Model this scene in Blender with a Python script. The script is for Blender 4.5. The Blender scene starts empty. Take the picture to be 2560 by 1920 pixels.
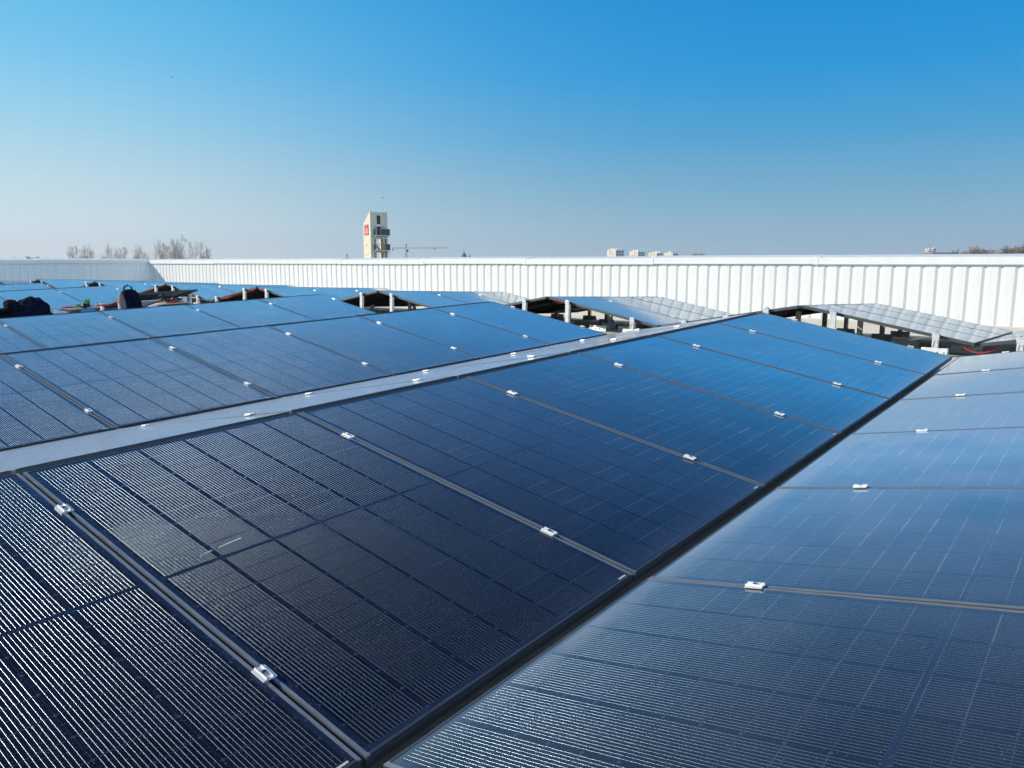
import bpy, bmesh, math, random
from mathutils import Vector, Matrix, noise
random.seed(7)
S = bpy.context.scene
COL = S.collection
HC = 11.0                                   # eye height above the ground
# ------------------------------------------------------------------ camera
cd = bpy.data.cameras.new('camera'); cam = bpy.data.objects.new('camera', cd); COL.objects.link(cam)
cd.sensor_width = 36.0; cd.sensor_fit = 'HORIZONTAL'; F = 1931.5; cd.lens = F / 2560 * 36
cd.clip_start = 0.05; cd.clip_end = 20000
PITCH = 0.1555
cam.location = (0, 0, HC); cam.rotation_euler = (math.pi / 2 - PITCH, 0, 0)
S.camera = cam
# ------------------------------------------------------------------ directions on the roof
PSI = 0.6693
H = Vector((math.sin(PSI), math.cos(PSI), 0)); LV = Vector((-math.cos(PSI), math.sin(PSI), 0)); UP = Vector((0, 0, 1))
# ------------------------------------------------------------------ sun and sky
EL = math.radians(30)
sz = -math.sin(EL); sl = sz / 0.70; sh = math.sqrt(max(0, 1 - sz * sz - sl * sl))
SD = (H * sh + LV * sl + UP * sz).normalized()          # the way the light travels
ld = bpy.data.lights.new('sun', 'SUN'); ld.energy = 4.4; ld.angle = math.radians(0.5); ld.color = (1.0, 0.93, 0.80)
lo = bpy.data.objects.new('sun', ld); COL.objects.link(lo); lo.rotation_euler = SD.to_track_quat('-Z', 'Y').to_euler()
lo.location = (0, 0, 60)
w = bpy.data.worlds.new('World'); S.world = w; w.use_nodes = True
nt = w.node_tree; nt.nodes.clear()
sky = nt.nodes.new('ShaderNodeTexSky'); sky.sky_type = 'NISHITA'; sky.sun_disc = False
sky.sun_elevation = EL; sky.sun_rotation = math.atan2(-SD.x, -SD.y)
sky.altitude = 0; sky.air_density = 1.0; sky.dust_density = 0.6; sky.ozone_density = 3.0
EXPO = 0.25
def s2l(c): c /= 255.0; return c / 12.92 if c <= 0.04045 else ((c + 0.055) / 1.055) ** 2.4
wn_ = nt.nodes.new; wl_ = nt.links.new
tcw = wn_('ShaderNodeTexCoord'); nv = wn_('ShaderNodeVectorMath'); nv.operation = 'NORMALIZE'; wl_(tcw.outputs['Generated'], nv.inputs[0])
sx = wn_('ShaderNodeSeparateXYZ'); wl_(nv.outputs[0], sx.inputs[0])
def sky_ramp(stops):
    r = wn_('ShaderNodeValToRGB'); r.color_ramp.interpolation = 'B_SPLINE' if False else 'EASE' if False else 'LINEAR'
    e = r.color_ramp.elements
    while len(e) < len(stops): e.new(0.5)
    for q, (p, c) in zip(e, stops): q.position = p; q.color = tuple(s2l(v) for v in c) + (1,)
    wl_(sx.outputs[2], r.inputs[0]); return r
# clear winter sky: pale towards the sun's side, deeper blue away from it
r1 = sky_ramp([(0.0, (226, 231, 233)), (0.03, (216, 230, 235)), (0.08, (198, 224, 234)), (0.15, (160, 213, 237)), (0.22, (120, 200, 240)), (0.30, (88, 188, 236)), (0.5, (16, 122, 200)), (0.68, (10, 70, 138)), (1.0, (12, 50, 105))])
r2 = sky_ramp([(0.0, (168, 190, 206)), (0.03, (148, 184, 206)), (0.08, (118, 174, 204)), (0.15, (70, 160, 212)), (0.22, (24, 150, 217)), (0.30, (0, 140, 212)), (0.5, (0, 98, 178)), (0.68, (0, 52, 118)), (1.0, (10, 46, 98))])
r3 = sky_ramp([(0.0, (215, 230, 240)), (0.15, (210, 232, 245)), (0.4, (190, 222, 245)), (0.7, (80, 130, 185)), (1.0, (25, 74, 130))])
az = wn_('ShaderNodeMapRange'); az.interpolation_type = 'SMOOTHSTEP'; az.inputs[1].default_value = 0.62; az.inputs[2].default_value = -0.62
wl_(sx.outputs[0], az.inputs[0])
mx = wn_('ShaderNodeMix'); mx.data_type = 'RGBA'; az2 = wn_('ShaderNodeMath'); az2.operation = 'POWER'; az2.inputs[1].default_value = 2.4; wl_(az.outputs[0], az2.inputs[0]); wl_(az2.outputs[0], mx.inputs[0]); wl_(r2.outputs[0], mx.inputs[6]); wl_(r1.outputs[0], mx.inputs[7])
bk = wn_('ShaderNodeMapRange'); bk.interpolation_type = 'SMOOTHSTEP'; bk.inputs[1].default_value = -0.05; bk.inputs[2].default_value = -0.55   # added bright sky behind the viewer, lifts the shaded left wall
wl_(sx.outputs[1], bk.inputs[0])
bx = wn_('ShaderNodeMapRange'); bx.interpolation_type = 'SMOOTHSTEP'; bx.inputs[1].default_value = -0.3; bx.inputs[2].default_value = 0.4; wl_(sx.outputs[0], bx.inputs[0])
bm_ = wn_('ShaderNodeMath'); bm_.operation = 'MULTIPLY'; wl_(bk.outputs[0], bm_.inputs[0]); wl_(bx.outputs[0], bm_.inputs[1])
b3 = wn_('ShaderNodeVectorMath'); b3.operation = 'SCALE'; b3.inputs['Scale'].default_value = 2.2; wl_(r3.outputs[0], b3.inputs[0])
mb_ = wn_('ShaderNodeMix'); mb_.data_type = 'RGBA'; wl_(bm_.outputs[0], mb_.inputs[0]); wl_(mx.outputs[2], mb_.inputs[6]); wl_(b3.outputs[0], mb_.inputs[7])
sc = wn_('ShaderNodeVectorMath'); sc.operation = 'SCALE'; sc.inputs['Scale'].default_value = 1 / 0.12 / 2 ** EXPO; wl_(mb_.outputs[2], sc.inputs[0])
m2_ = wn_('ShaderNodeMix'); m2_.data_type = 'RGBA'; m2_.inputs[0].default_value = 0.985; wl_(sky.outputs[0], m2_.inputs[6]); wl_(sc.outputs[0], m2_.inputs[7])
bg = wn_('ShaderNodeBackground'); bg.inputs[1].default_value = 0.12
wo = wn_('ShaderNodeOutputWorld'); wl_(m2_.outputs[2], bg.inputs[0]); wl_(bg.outputs[0], wo.inputs[0])
S.view_settings.view_transform = 'Standard'; S.view_settings.look = 'None'; S.view_settings.exposure = EXPO
S.view_settings.gamma = 1.0
S.cycles.max_bounces = 8; S.cycles.use_denoising = True; S.cycles.denoising_prefilter = 'ACCURATE'; S.cycles.denoising_input_passes = 'RGB_ALBEDO_NORMAL'
S.cycles.sample_clamp_indirect = 6
# ------------------------------------------------------------------ materials
def nodes(name):
    m = bpy.data.materials.new(name); m.use_nodes = True; t = m.node_tree; t.nodes.clear()
    out = t.nodes.new('ShaderNodeOutputMaterial'); b = t.nodes.new('ShaderNodeBsdfPrincipled')
    t.links.new(b.outputs[0], out.inputs[0]); return m, t, b, out
def mat(name, col, rough=0.5, metal=0.0, var=0.0, scale=8.0, bump=0.0, bscale=40.0, rvar=0.0, stretch=None, spec=0.5, coord='Object'):
    m, t, b, out = nodes(name)
    b.inputs['Roughness'].default_value = rough; b.inputs['Metallic'].default_value = metal
    b.inputs['Specular IOR Level'].default_value = spec
    tc = t.nodes.new('ShaderNodeTexCoord'); src = tc.outputs[coord]
    if stretch:
        mp = t.nodes.new('ShaderNodeMapping'); mp.inputs['Scale'].default_value = stretch
        t.links.new(src, mp.inputs[0]); src = mp.outputs[0]
    n = t.nodes.new('ShaderNodeTexNoise'); n.inputs['Scale'].default_value = scale; n.inputs['Detail'].default_value = 6
    t.links.new(src, n.inputs['Vector'])
    r = t.nodes.new('ShaderNodeValToRGB'); e = r.color_ramp.elements
    e[0].position = 0.3; e[1].position = 0.7
    e[0].color = tuple(max(0, c * (1 - var)) for c in col) + (1,); e[1].color = tuple(min(1, c * (1 + var)) for c in col) + (1,)
    t.links.new(n.outputs[0], r.inputs[0]); t.links.new(r.outputs[0], b.inputs['Base Color'])
    if rvar:
        mr = t.nodes.new('ShaderNodeMapRange'); mr.inputs[3].default_value = rough - rvar; mr.inputs[4].default_value = rough + rvar
        t.links.new(n.outputs[0], mr.inputs[0]); t.links.new(mr.outputs[0], b.inputs['Roughness'])
    if bump:
        n2 = t.nodes.new('ShaderNodeTexNoise'); n2.inputs['Scale'].default_value = bscale; n2.inputs['Detail'].default_value = 4
        t.links.new(src, n2.inputs['Vector'])
        bp = t.nodes.new('ShaderNodeBump'); bp.inputs['Strength'].default_value = bump; bp.inputs['Distance'].default_value = 0.01
        t.links.new(n2.outputs[0], bp.inputs['Height']); t.links.new(bp.outputs[0], b.inputs['Normal'])
    return m
PW, PL = 1.142, 1.781; PITCHW = 1.154

DUST = 0.0032
def cell_material():
    m, t, b, out = nodes('solar_cells_under_glass')
    N = t.nodes; K = t.links
    def mth(op, a, c=None, clamp=False):
        n = N.new('ShaderNodeMath'); n.operation = op; n.use_clamp = clamp
        for i, v in enumerate((a, c)):
            if v is None: continue
            if isinstance(v, (int, float)): n.inputs[i].default_value = v
            else: K.new(v, n.inputs[i])
        return n.outputs[0]
    def mix(f, a, c):
        n = N.new('ShaderNodeMix'); n.data_type = 'RGBA'
        for s, v in ((n.inputs[0], f), (n.inputs[6], a), (n.inputs[7], c)):
            if isinstance(v, (int, float, tuple)): s.default_value = v
            else: K.new(v, s)
        return n.outputs[2]
    tc = N.new('ShaderNodeTexCoord'); sp = N.new('ShaderNodeSeparateXYZ'); K.new(tc.outputs['Object'], sp.inputs[0])
    x, y = sp.outputs[0], sp.outputs[1]
    oi = N.new('ShaderNodeObjectInfo')
    u = mth('DIVIDE', mth('ADD', x, 0.546), 0.182)
    uf = mth('FRACT', u); ui = mth('FLOOR', u)
    du = mth('MULTIPLY', mth('SUBTRACT', 0.5, mth('ABSOLUTE', mth('SUBTRACT', uf, 0.5))), 0.182)     # metres to the next cell edge
    ya = mth('ABSOLUTE', y)
    v = mth('DIVIDE', mth('SUBTRACT', ya, 0.007), 0.0860)
    vf = mth('FRACT', v); vi = mth('FLOOR', v)
    dv = mth('MULTIPLY', mth('SUBTRACT', 0.5, mth('ABSOLUTE', mth('SUBTRACT', vf, 0.5))), 0.0860)
    incell = mth('MULTIPLY', mth('LESS_THAN', mth('ABSOLUTE', x), 0.546), mth('MULTIPLY', mth('GREATER_THAN', ya, 0.007), mth('LESS_THAN', ya, 0.867)))
    cellm = mth('MULTIPLY', incell, mth('MULTIPLY', mth('GREATER_THAN', du, 0.0016), mth('GREATER_THAN', dv, 0.0011)))
    # wires
    tw = mth('ADD', mth('MULTIPLY', mth('SUBTRACT', uf, 0.5), 0.182 / 0.0113), 7.5)
    val = mth('MULTIPLY', mth('GREATER_THAN', tw, 0.0), mth('LESS_THAN', tw, 15.0))
    kk = mth('DIVIDE', mth('MULTIPLY', mth('SUBTRACT', mth('FRACT', tw), 0.5), 2.0), 0.14)
    wire = mth('MULTIPLY', mth('MULTIPLY', mth('LESS_THAN', mth('ABSOLUTE', kk), 1.0), val), mth('MULTIPLY', incell, mth('GREATER_THAN', dv, 0.0012)))
    # random tint of each cell
    cx = N.new('ShaderNodeCombineXYZ'); K.new(ui, cx.inputs[0]); K.new(mth('MULTIPLY', vi, mth('SIGN', y)), cx.inputs[1]); K.new(mth('MULTIPLY', oi.outputs['Random'], 97.0), cx.inputs[2])
    wn = N.new('ShaderNodeTexWhiteNoise'); wn.noise_dimensions = '3D'; K.new(cx.outputs[0], wn.inputs[0])
    cellcol = mix(wn.outputs[0], (0.0022, 0.005, 0.011, 1), (0.005, 0.006, 0.015, 1))
    gapcol = mix(wn.outputs[0], (0.006, 0.014, 0.036, 1), (0.010, 0.022, 0.05, 1))
    col = mix(cellm, gapcol, cellcol)
    # faint pale joint in the gap between half cells
    rj = mth('MULTIPLY', mth('MULTIPLY', mth('LESS_THAN', dv, 0.0013), incell), mth('POWER', wn.outputs[0], 5.0))
    col = mix(mth('MULTIPLY', rj, 0.05), col, (0.30, 0.40, 0.48, 1))
    dia = mth('MULTIPLY', mth('LESS_THAN', mth('ADD', du, dv), 0.0058), incell)
    col = mix(mth('MULTIPLY', dia, 0.45), col, (0.055, 0.10, 0.16, 1))
    nz = N.new('ShaderNodeTexNoise'); nz.inputs['Scale'].default_value = 330.0; nz.inputs['Detail'].default_value = 1.0
    of = N.new('ShaderNodeVectorMath'); of.operation = 'ADD'; K.new(tc.outputs['Object'], of.inputs[0])
    cb = N.new('ShaderNodeCombineXYZ'); K.new(mth('MULTIPLY', oi.outputs['Random'], 31.0), cb.inputs[0]); K.new(mth('MULTIPLY', oi.outputs['Random'], 17.0), cb.inputs[2])
    K.new(cb.outputs[0], of.inputs[1]); K.new(of.outputs[0], nz.inputs['Vector'])
    speck = mth('GREATER_THAN', nz.outputs[0], 0.73)
    big = N.new('ShaderNodeTexNoise'); big.inputs['Scale'].default_value = 3.2; big.inputs['Detail'].default_value = 5.0; K.new(of.outputs[0], big.inputs['Vector'])
    film = mth('MULTIPLY', mth('SUBTRACT', big.outputs[0], 0.35, True), 0.006)
    col = mix(film, col, (0.35, 0.36, 0.38, 1))
    K.new(col, b.inputs['Base Color']); b.inputs['Roughness'].default_value = 0.45; b.inputs['Specular IOR Level'].default_value = 0.0
    # the round tinned wires: a real cylinder normal across each
    jn = N.new('ShaderNodeTexNoise'); jn.inputs['Scale'].default_value = 260.0; jn.inputs['Detail'].default_value = 2.0; K.new(of.outputs[0], jn.inputs['Vector'])
    kx = mth('MULTIPLY', kk, 0.95)
    ky = mth('MULTIPLY', mth('SUBTRACT', jn.outputs[0], 0.5), 0.10)
    kz = mth('SQRT', mth('MAXIMUM', mth('SUBTRACT', 1.0, mth('MULTIPLY', kx, kx)), 0.03))
    cn = N.new('ShaderNodeCombineXYZ'); K.new(kx, cn.inputs[0]); K.new(ky, cn.inputs[1]); K.new(kz, cn.inputs[2])
    vt = N.new('ShaderNodeVectorTransform'); vt.vector_type = 'NORMAL'; vt.convert_from = 'OBJECT'; vt.convert_to = 'WORLD'; K.new(cn.outputs[0], vt.inputs[0])
    wb = N.new('ShaderNodeBsdfPrincipled'); wb.inputs['Base Color'].default_value = (0.27, 0.32, 0.35, 1); wb.inputs['Metallic'].default_value = 1.0
    wb.inputs['Roughness'].default_value = 0.27; K.new(vt.outputs[0], wb.inputs['Normal'])
    ms = N.new('ShaderNodeMixShader'); K.new(wire, ms.inputs[0]); K.new(b.outputs[0], ms.inputs[1]); K.new(wb.outputs[0], ms.inputs[2])
    # dust grains and dried droplets on the glass
    db = N.new('ShaderNodeBsdfDiffuse'); db.inputs[0].default_value = (0.55, 0.58, 0.6, 1)
    m2 = N.new('ShaderNodeMixShader'); K.new(mth('MULTIPLY', speck, 0.4), m2.inputs[0]); K.new(ms.outputs[0], m2.inputs[1]); K.new(db.outputs[0], m2.inputs[2])
    gl = N.new('ShaderNodeBsdfGlossy'); gl.inputs['Roughness'].default_value = 0.11; K.new(mix(wn.outputs[0], (0.84, 0.92, 0.95, 1), (0.95, 0.99, 1, 1)), gl.inputs[0])
    wv = N.new('ShaderNodeTexNoise'); wv.inputs['Scale'].default_value = 5.0; K.new(of.outputs[0], wv.inputs['Vector'])
    bp = N.new('ShaderNodeBump'); bp.inputs['Strength'].default_value = 0.004; bp.inputs['Distance'].default_value = 0.01; K.new(wv.outputs[0], bp.inputs['Height']); K.new(bp.outputs[0], gl.inputs['Normal'])
    g2 = N.new('ShaderNodeBsdfGlossy'); g2.inputs['Roughness'].default_value = 0.42; g2.inputs[0].default_value = (0.9, 0.92, 0.95, 1)
    gm_ = N.new('ShaderNodeMixShader'); gm_.inputs[0].default_value = 0.02; K.new(gl.outputs[0], gm_.inputs[1]); K.new(g2.outputs[0], gm_.inputs[2])
    fr = N.new('ShaderNodeFresnel'); fr.inputs[0].default_value = 1.35
    m3 = N.new('ShaderNodeMixShader'); K.new(mth('MINIMUM', mth('MULTIPLY', mth('POWER', fr.outputs[0], 1.5), 5.6), 0.82), m3.inputs[0]); K.new(m2.outputs[0], m3.inputs[1]); K.new(gm_.outputs[0], m3.inputs[2])
    # thin film of dust, thicker towards grazing views; slope factor also paints sun glare
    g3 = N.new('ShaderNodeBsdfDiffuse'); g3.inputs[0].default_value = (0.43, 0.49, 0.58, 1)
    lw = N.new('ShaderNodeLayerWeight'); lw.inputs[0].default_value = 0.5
    at = N.new('ShaderNodeAttribute'); at.attribute_type = 'OBJECT'; at.attribute_name = 'dust_glare'
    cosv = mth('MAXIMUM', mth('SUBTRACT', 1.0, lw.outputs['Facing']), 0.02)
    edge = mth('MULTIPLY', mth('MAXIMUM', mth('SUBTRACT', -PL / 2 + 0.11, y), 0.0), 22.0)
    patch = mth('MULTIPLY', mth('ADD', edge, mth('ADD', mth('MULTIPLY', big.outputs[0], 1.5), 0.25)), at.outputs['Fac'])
    dust_glare = mth('MINIMUM', mth('MULTIPLY', mth('DIVIDE', DUST, mth('POWER', cosv, 2.2)), patch), 0.36)
    m4 = N.new('ShaderNodeMixShader'); K.new(dust_glare, m4.inputs[0]); K.new(m3.outputs[0], m4.inputs[1]); K.new(g3.outputs[0], m4.inputs[2])
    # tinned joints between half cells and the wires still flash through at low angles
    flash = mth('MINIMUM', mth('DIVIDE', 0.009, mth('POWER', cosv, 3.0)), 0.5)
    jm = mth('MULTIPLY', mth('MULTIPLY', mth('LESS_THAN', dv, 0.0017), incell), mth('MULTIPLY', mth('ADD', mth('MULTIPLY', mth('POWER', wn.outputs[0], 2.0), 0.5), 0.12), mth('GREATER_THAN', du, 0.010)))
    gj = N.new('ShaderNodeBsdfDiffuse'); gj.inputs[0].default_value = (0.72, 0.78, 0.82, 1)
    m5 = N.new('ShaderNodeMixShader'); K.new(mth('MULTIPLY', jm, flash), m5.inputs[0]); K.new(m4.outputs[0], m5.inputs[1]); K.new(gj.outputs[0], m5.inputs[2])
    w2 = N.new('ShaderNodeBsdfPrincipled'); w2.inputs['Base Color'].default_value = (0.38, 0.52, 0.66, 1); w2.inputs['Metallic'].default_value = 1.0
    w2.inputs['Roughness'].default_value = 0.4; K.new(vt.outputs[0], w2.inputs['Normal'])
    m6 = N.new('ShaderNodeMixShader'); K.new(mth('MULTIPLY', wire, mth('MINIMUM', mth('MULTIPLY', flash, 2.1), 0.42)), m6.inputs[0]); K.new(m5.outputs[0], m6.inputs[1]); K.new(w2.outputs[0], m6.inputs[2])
    vo = N.new('ShaderNodeTexVoronoi'); vo.inputs['Scale'].default_value = 16.0; K.new(of.outputs[0], vo.inputs['Vector'])
    vs_ = N.new('ShaderNodeSeparateColor'); K.new(vo.outputs['Color'], vs_.inputs[0])
    spot = mth('MULTIPLY', mth('MULTIPLY', mth('LESS_THAN', vo.outputs['Distance'], mth('MULTIPLY', vs_.outputs[1], 0.16)), mth('GREATER_THAN', vs_.outputs[0], 0.88)), mth('MULTIPLY', jn.outputs[0], 0.14))
    m7 = N.new('ShaderNodeMixShader'); K.new(spot, m7.inputs[0]); K.new(m6.outputs[0], m7.inputs[1]); K.new(db.outputs[0], m7.inputs[2])
    K.new(m7.outputs[0], out.inputs[0])
    return m
def frame_material():
    m, t, b, out = nodes('anodised_extruded_frame')
    N = t.nodes; K = t.links
    tc = N.new('ShaderNodeTexCoord'); sp = N.new('ShaderNodeSeparateXYZ'); K.new(tc.outputs['Object'], sp.inputs[0])
    def mth(op, a, c=None):
        n = N.new('ShaderNodeMath'); n.operation = op
        for i, v in enumerate((a, c)):
            if v is None: continue
            if isinstance(v, (int, float)): n.inputs[i].default_value = v
            else: K.new(v, n.inputs[i])
        return n.outputs[0]
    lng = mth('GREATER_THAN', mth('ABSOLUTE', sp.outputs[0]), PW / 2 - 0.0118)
    def grain(sx_, sy_):
        mp = N.new('ShaderNodeMapping'); mp.inputs['Scale'].default_value = (sx_, sy_, 1); K.new(tc.outputs['Object'], mp.inputs[0])
        n = N.new('ShaderNodeTexNoise'); n.inputs['Scale'].default_value = 1.0; n.inputs['Detail'].default_value = 1; K.new(mp.outputs[0], n.inputs['Vector'])
        return mth('MULTIPLY', mth('SUBTRACT', n.outputs[0], 0.5), 2.2)
    cn = N.new('ShaderNodeCombineXYZ'); K.new(mth('MULTIPLY', grain(2500, 12), lng), cn.inputs[0])
    K.new(mth('MULTIPLY', grain(12, 2500), mth('SUBTRACT', 1.0, lng)), cn.inputs[1]); cn.inputs[2].default_value = 1.0
    vt = N.new('ShaderNodeVectorTransform'); vt.vector_type = 'NORMAL'; vt.convert_from = 'OBJECT'; vt.convert_to = 'WORLD'; K.new(cn.outputs[0], vt.inputs[0])
    K.new(vt.outputs[0], b.inputs['Normal'])
    mc = N.new('ShaderNodeMix'); mc.data_type = 'RGBA'; K.new(lng, mc.inputs[0]); mc.inputs[6].default_value = (0.10, 0.11, 0.12, 1); mc.inputs[7].default_value = (0.32, 0.345, 0.365, 1)  # long bars coloured lighter for their sun glint; same anodising all round
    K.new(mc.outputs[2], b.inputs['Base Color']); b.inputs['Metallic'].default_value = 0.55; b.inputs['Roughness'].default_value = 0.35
    return m
M = dict(
    cells=cell_material(),
    frame=frame_material(),
    frameside=mat('matte_black_frame_side', (0.062, 0.066, 0.072), 0.5, 0.1, 0.1, 30),
    back=mat('black_backsheet', (0.012, 0.012, 0.014), 0.5),
    alu=mat('mill_aluminium', (0.72, 0.72, 0.72), 0.4, 0.3, 0.06, 25, 0.05, 120, 0.08),
    alud=mat('weathered_aluminium', (0.68, 0.68, 0.65), 0.55, 0.1, 0.15, 14, 0.08, 60, 0.1),
    bolt=mat('stainless_bolt', (0.35, 0.36, 0.38), 0.3, 1.0, 0.1, 50),
    black=mat('black_plastic', (0.012, 0.012, 0.013), 0.45, 0, 0.2, 20),
    white=mat('white_coated_steel', (0.83, 0.82, 0.78), 0.32, 0.0, 0.035, 1.0, 0.04, 2.2, 0.06, stretch=(5, 5, 0.7)),
    roof=mat('roof_membrane', (0.58, 0.56, 0.51), 0.8, 0, 0.16, 1.7, 0.25, 9.0, stretch=(1, 3, 1)),
    curb=mat('membrane_upstand', (0.55, 0.52, 0.46), 0.8, 0, 0.1, 3, 0.3, 7.0),
    red=mat('red_cable_sheath', (0.62, 0.03, 0.03), 0.4),
    navy=mat('navy_cloth', (0.005, 0.007, 0.022), 0.9, 0, 0.35, 22, 0.5, 90, spec=0.1),
    cloth=mat('black_cloth', (0.005, 0.006, 0.012), 0.9, 0, 0.4, 14, 0.6, 70, spec=0.08),
    mauve=mat('mauve_cloth', (0.20, 0.15, 0.16), 0.85, 0, 0.15, 22, 0.4, 90),
    grey=mat('grey_cloth', (0.30, 0.30, 0.32), 0.8, 0, 0.15, 22, 0.4, 90),
    wood=mat('plywood_board', (0.60, 0.47, 0.32), 0.7, 0, 0.15, 9, 0.1, 30, stretch=(1, 12, 1)),
    green=mat('green_glove_rubber', (0.08, 0.26, 0.05), 0.6, 0, 0.2, 20, 0.3, 60),
    blue=mat('blue_plastic', (0.02, 0.28, 0.55), 0.4, 0, 0.05, 10),
    dgrey=mat('dark_grey_plastic', (0.05, 0.06, 0.075), 0.5, 0, 0.1, 10),
    sheet=mat('white_plastic_film', (0.75, 0.77, 0.8), 0.35, 0, 0.05, 6, 0.3, 20),
    concrete=mat('tower_concrete', (0.76, 0.67, 0.53), 0.85, 0, 0.12, 0.9, 0.1, 4),
    dark=mat('dark_opening', (0.012, 0.014, 0.018), 0.6),
    rail=mat('dark_blue_railing', (0.01, 0.035, 0.085), 0.5, 0, 0.1, 3),
    sign=mat('orange_red_sign', (0.75, 0.08, 0.02), 0.5, 0, 0.03, 3),
    paint=mat('white_sign_paint', (0.85, 0.85, 0.83), 0.5),
    crane=mat('faded_orange_crane_paint', (0.42, 0.24, 0.18), 0.6, 0, 0.1, 1),
    slate=mat('green_slate', (0.06, 0.12, 0.12), 0.6, 0, 0.15, 1.5),
    block=mat('cream_render', (0.82, 0.72, 0.60), 0.85, 0, 0.05, 0.3),
    blockw=mat('window_band_brown', (0.30, 0.24, 0.2), 0.6, 0, 0.2, 0.6),
    glassblue=mat('blue_grey_glazing', (0.04, 0.12, 0.2), 0.25, 0, 0.1, 1),
    blockb=mat('grey_render', (0.5, 0.5, 0.5), 0.85, 0, 0.05, 0.3),
    bark=mat('bare_branches', (0.50, 0.42, 0.36), 0.9, 0, 0.2, 1.0),
    bark2=mat('brown_bare_twigs', (0.30, 0.24, 0.2), 0.9, 0, 0.3, 0.6),
    ground=mat('ground_fields', (0.10, 0.11, 0.06), 0.95, 0, 0.4, 0.01),
    outer=mat('outer_cladding', (0.6, 0.6, 0.6), 0.5, 0, 0.05, 0.5),
)
# ------------------------------------------------------------------ mesh and object helpers
def link(name, me, m=None, parent=None):
    o = bpy.data.objects.new(name, me); COL.objects.link(o)
    if m is not None:
        for mm in (m if isinstance(m, (list, tuple)) else [m]): me.materials.append(mm)
    if parent: o.parent = parent
    return o
def tag(o, label=None, cat=None, group=None, kind=None):
    if label: o['label'] = label
    if cat: o['category'] = cat
    if group: o['group'] = group
    if kind: o['kind'] = kind
    return o
def empty(name, mw=None, label=None, cat=None, group=None):
    o = bpy.data.objects.new(name, None); COL.objects.link(o); o.empty_display_size = 0.1
    if mw is not None: o.matrix_world = mw
    return tag(o, label, cat, group)
def place(o, mw): o.matrix_basis = mw; return o
class MB:
    def __init__(s): s.bm = bmesh.new()
    def box(s, x0, x1, y0, y1, z0, z1, mw=None, bev=0):
        vs = [s.bm.verts.new((x, y, z)) for x in (x0, x1) for y in (y0, y1) for z in (z0, z1)]
        fs = [(0, 1, 3, 2), (4, 6, 7, 5), (0, 4, 5, 1), (2, 3, 7, 6), (0, 2, 6, 4), (1, 5, 7, 3)]
        ff = [s.bm.faces.new([vs[i] for i in f]) for f in fs]
        if bev:
            es = list({e for f in ff for e in f.edges})
            r = bmesh.ops.bevel(s.bm, geom=es, offset=bev, segments=2, affect='EDGES', profile=0.5)
            vs = list({v for f in r['faces'] for v in f.verts} | {v for v in vs if v.is_valid})
        if mw is not None: bmesh.ops.transform(s.bm, matrix=mw, verts=[v for v in vs if v.is_valid])
        return s
    def prism(s, pts, a, b, axis='x', mw=None):
        """closed polygon pts (p,q) swept along axis from a to b"""
        def P(p, q, t): return {'x': (t, p, q), 'y': (p, t, q), 'z': (p, q, t)}[axis]
        A = [s.bm.verts.new(P(p, q, a)) for p, q in pts]; B = [s.bm.verts.new(P(p, q, b)) for p, q in pts]
        n = len(pts); s.bm.faces.new(A[::-1]); s.bm.faces.new(B)
        for i in range(n): s.bm.faces.new([A[i], A[(i + 1) % n], B[(i + 1) % n], B[i]])
        if mw is not None: bmesh.ops.transform(s.bm, matrix=mw, verts=A + B)
        return s
    def tube(s, pts, r, n=6):
        rings = []
        for i, p in enumerate(pts):
            p = Vector(p); a = Vector(pts[max(0, i - 1)]); b = Vector(pts[min(len(pts) - 1, i + 1)])
            d = (b - a).normalized(); u = d.orthogonal().normalized(); v = d.cross(u)
            rr = r[i] if isinstance(r, (list, tuple)) else r
            rings.append([s.bm.verts.new(p + (u * math.cos(2 * math.pi * k / n) + v * math.sin(2 * math.pi * k / n)) * rr) for k in range(n)])
        for a, b in zip(rings, rings[1:]):
            # twist-safe: match nearest start
            j = min(range(n), key=lambda q: (b[q].co - a[0].co - (b[0].co - a[0].co) * 0).length)
            for k in range(n): s.bm.faces.new([a[k], a[(k + 1) % n], b[(k + 1 + j) % n], b[(k + j) % n]])
        s.bm.faces.new(rings[0][::-1]); s.bm.faces.new(rings[-1]); return s
    def cyl(s, r0, r1, z0, z1, n=16, cx=0, cy=0):
        return s.tube([(cx, cy, z0), (cx, cy, z1)], [r0, r1], n)
    def blob(s, c, r, sub=3, amp=0.15, sc=3.0, seed=0, mw=None):
        g = bmesh.ops.create_icosphere(s.bm, subdivisions=sub, radius=1.0)['verts']
        for v in g:
            d = v.co.normalized(); k = 1 + amp * noise.fractal(d * sc + Vector((seed * 7.1, 0, seed)), 1.0, 2.0, 4)
            v.co = Vector((c[0] + d.x * r[0] * k, c[1] + d.y * r[1] * k, c[2] + d.z * r[2] * k))
        if mw is not None: bmesh.ops.transform(s.bm, matrix=mw, verts=g)
        return s
    def mesh(s, name, smooth=False):
        bmesh.ops.recalc_face_normals(s.bm, faces=s.bm.faces)
        me = bpy.data.meshes.new(name); s.bm.to_mesh(me); s.bm.free()
        if smooth:
            for p in me.polygons: p.use_smooth = True
        return me
    def build(s, name, m, parent=None, smooth=False): return link(name, s.mesh(name, smooth), m, parent)
def frame_mat(o, x, y, z):
    m = Matrix.Identity(4)
    for i, a in enumerate((x, y, z, o)):
        for j in range(3): m[j][i] = a[j]
    return m
def copy_tree(o, parent=None):
    c = o.copy(); COL.objects.link(c); c.parent = parent
    for k in ('label', 'category', 'group'):
        if parent is None and k in c: del c[k]
    for ch in [q for q in KIDS.get(o.name, [])]:
        copy_tree(ch, c)
    return c
KIDS = {}
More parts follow.
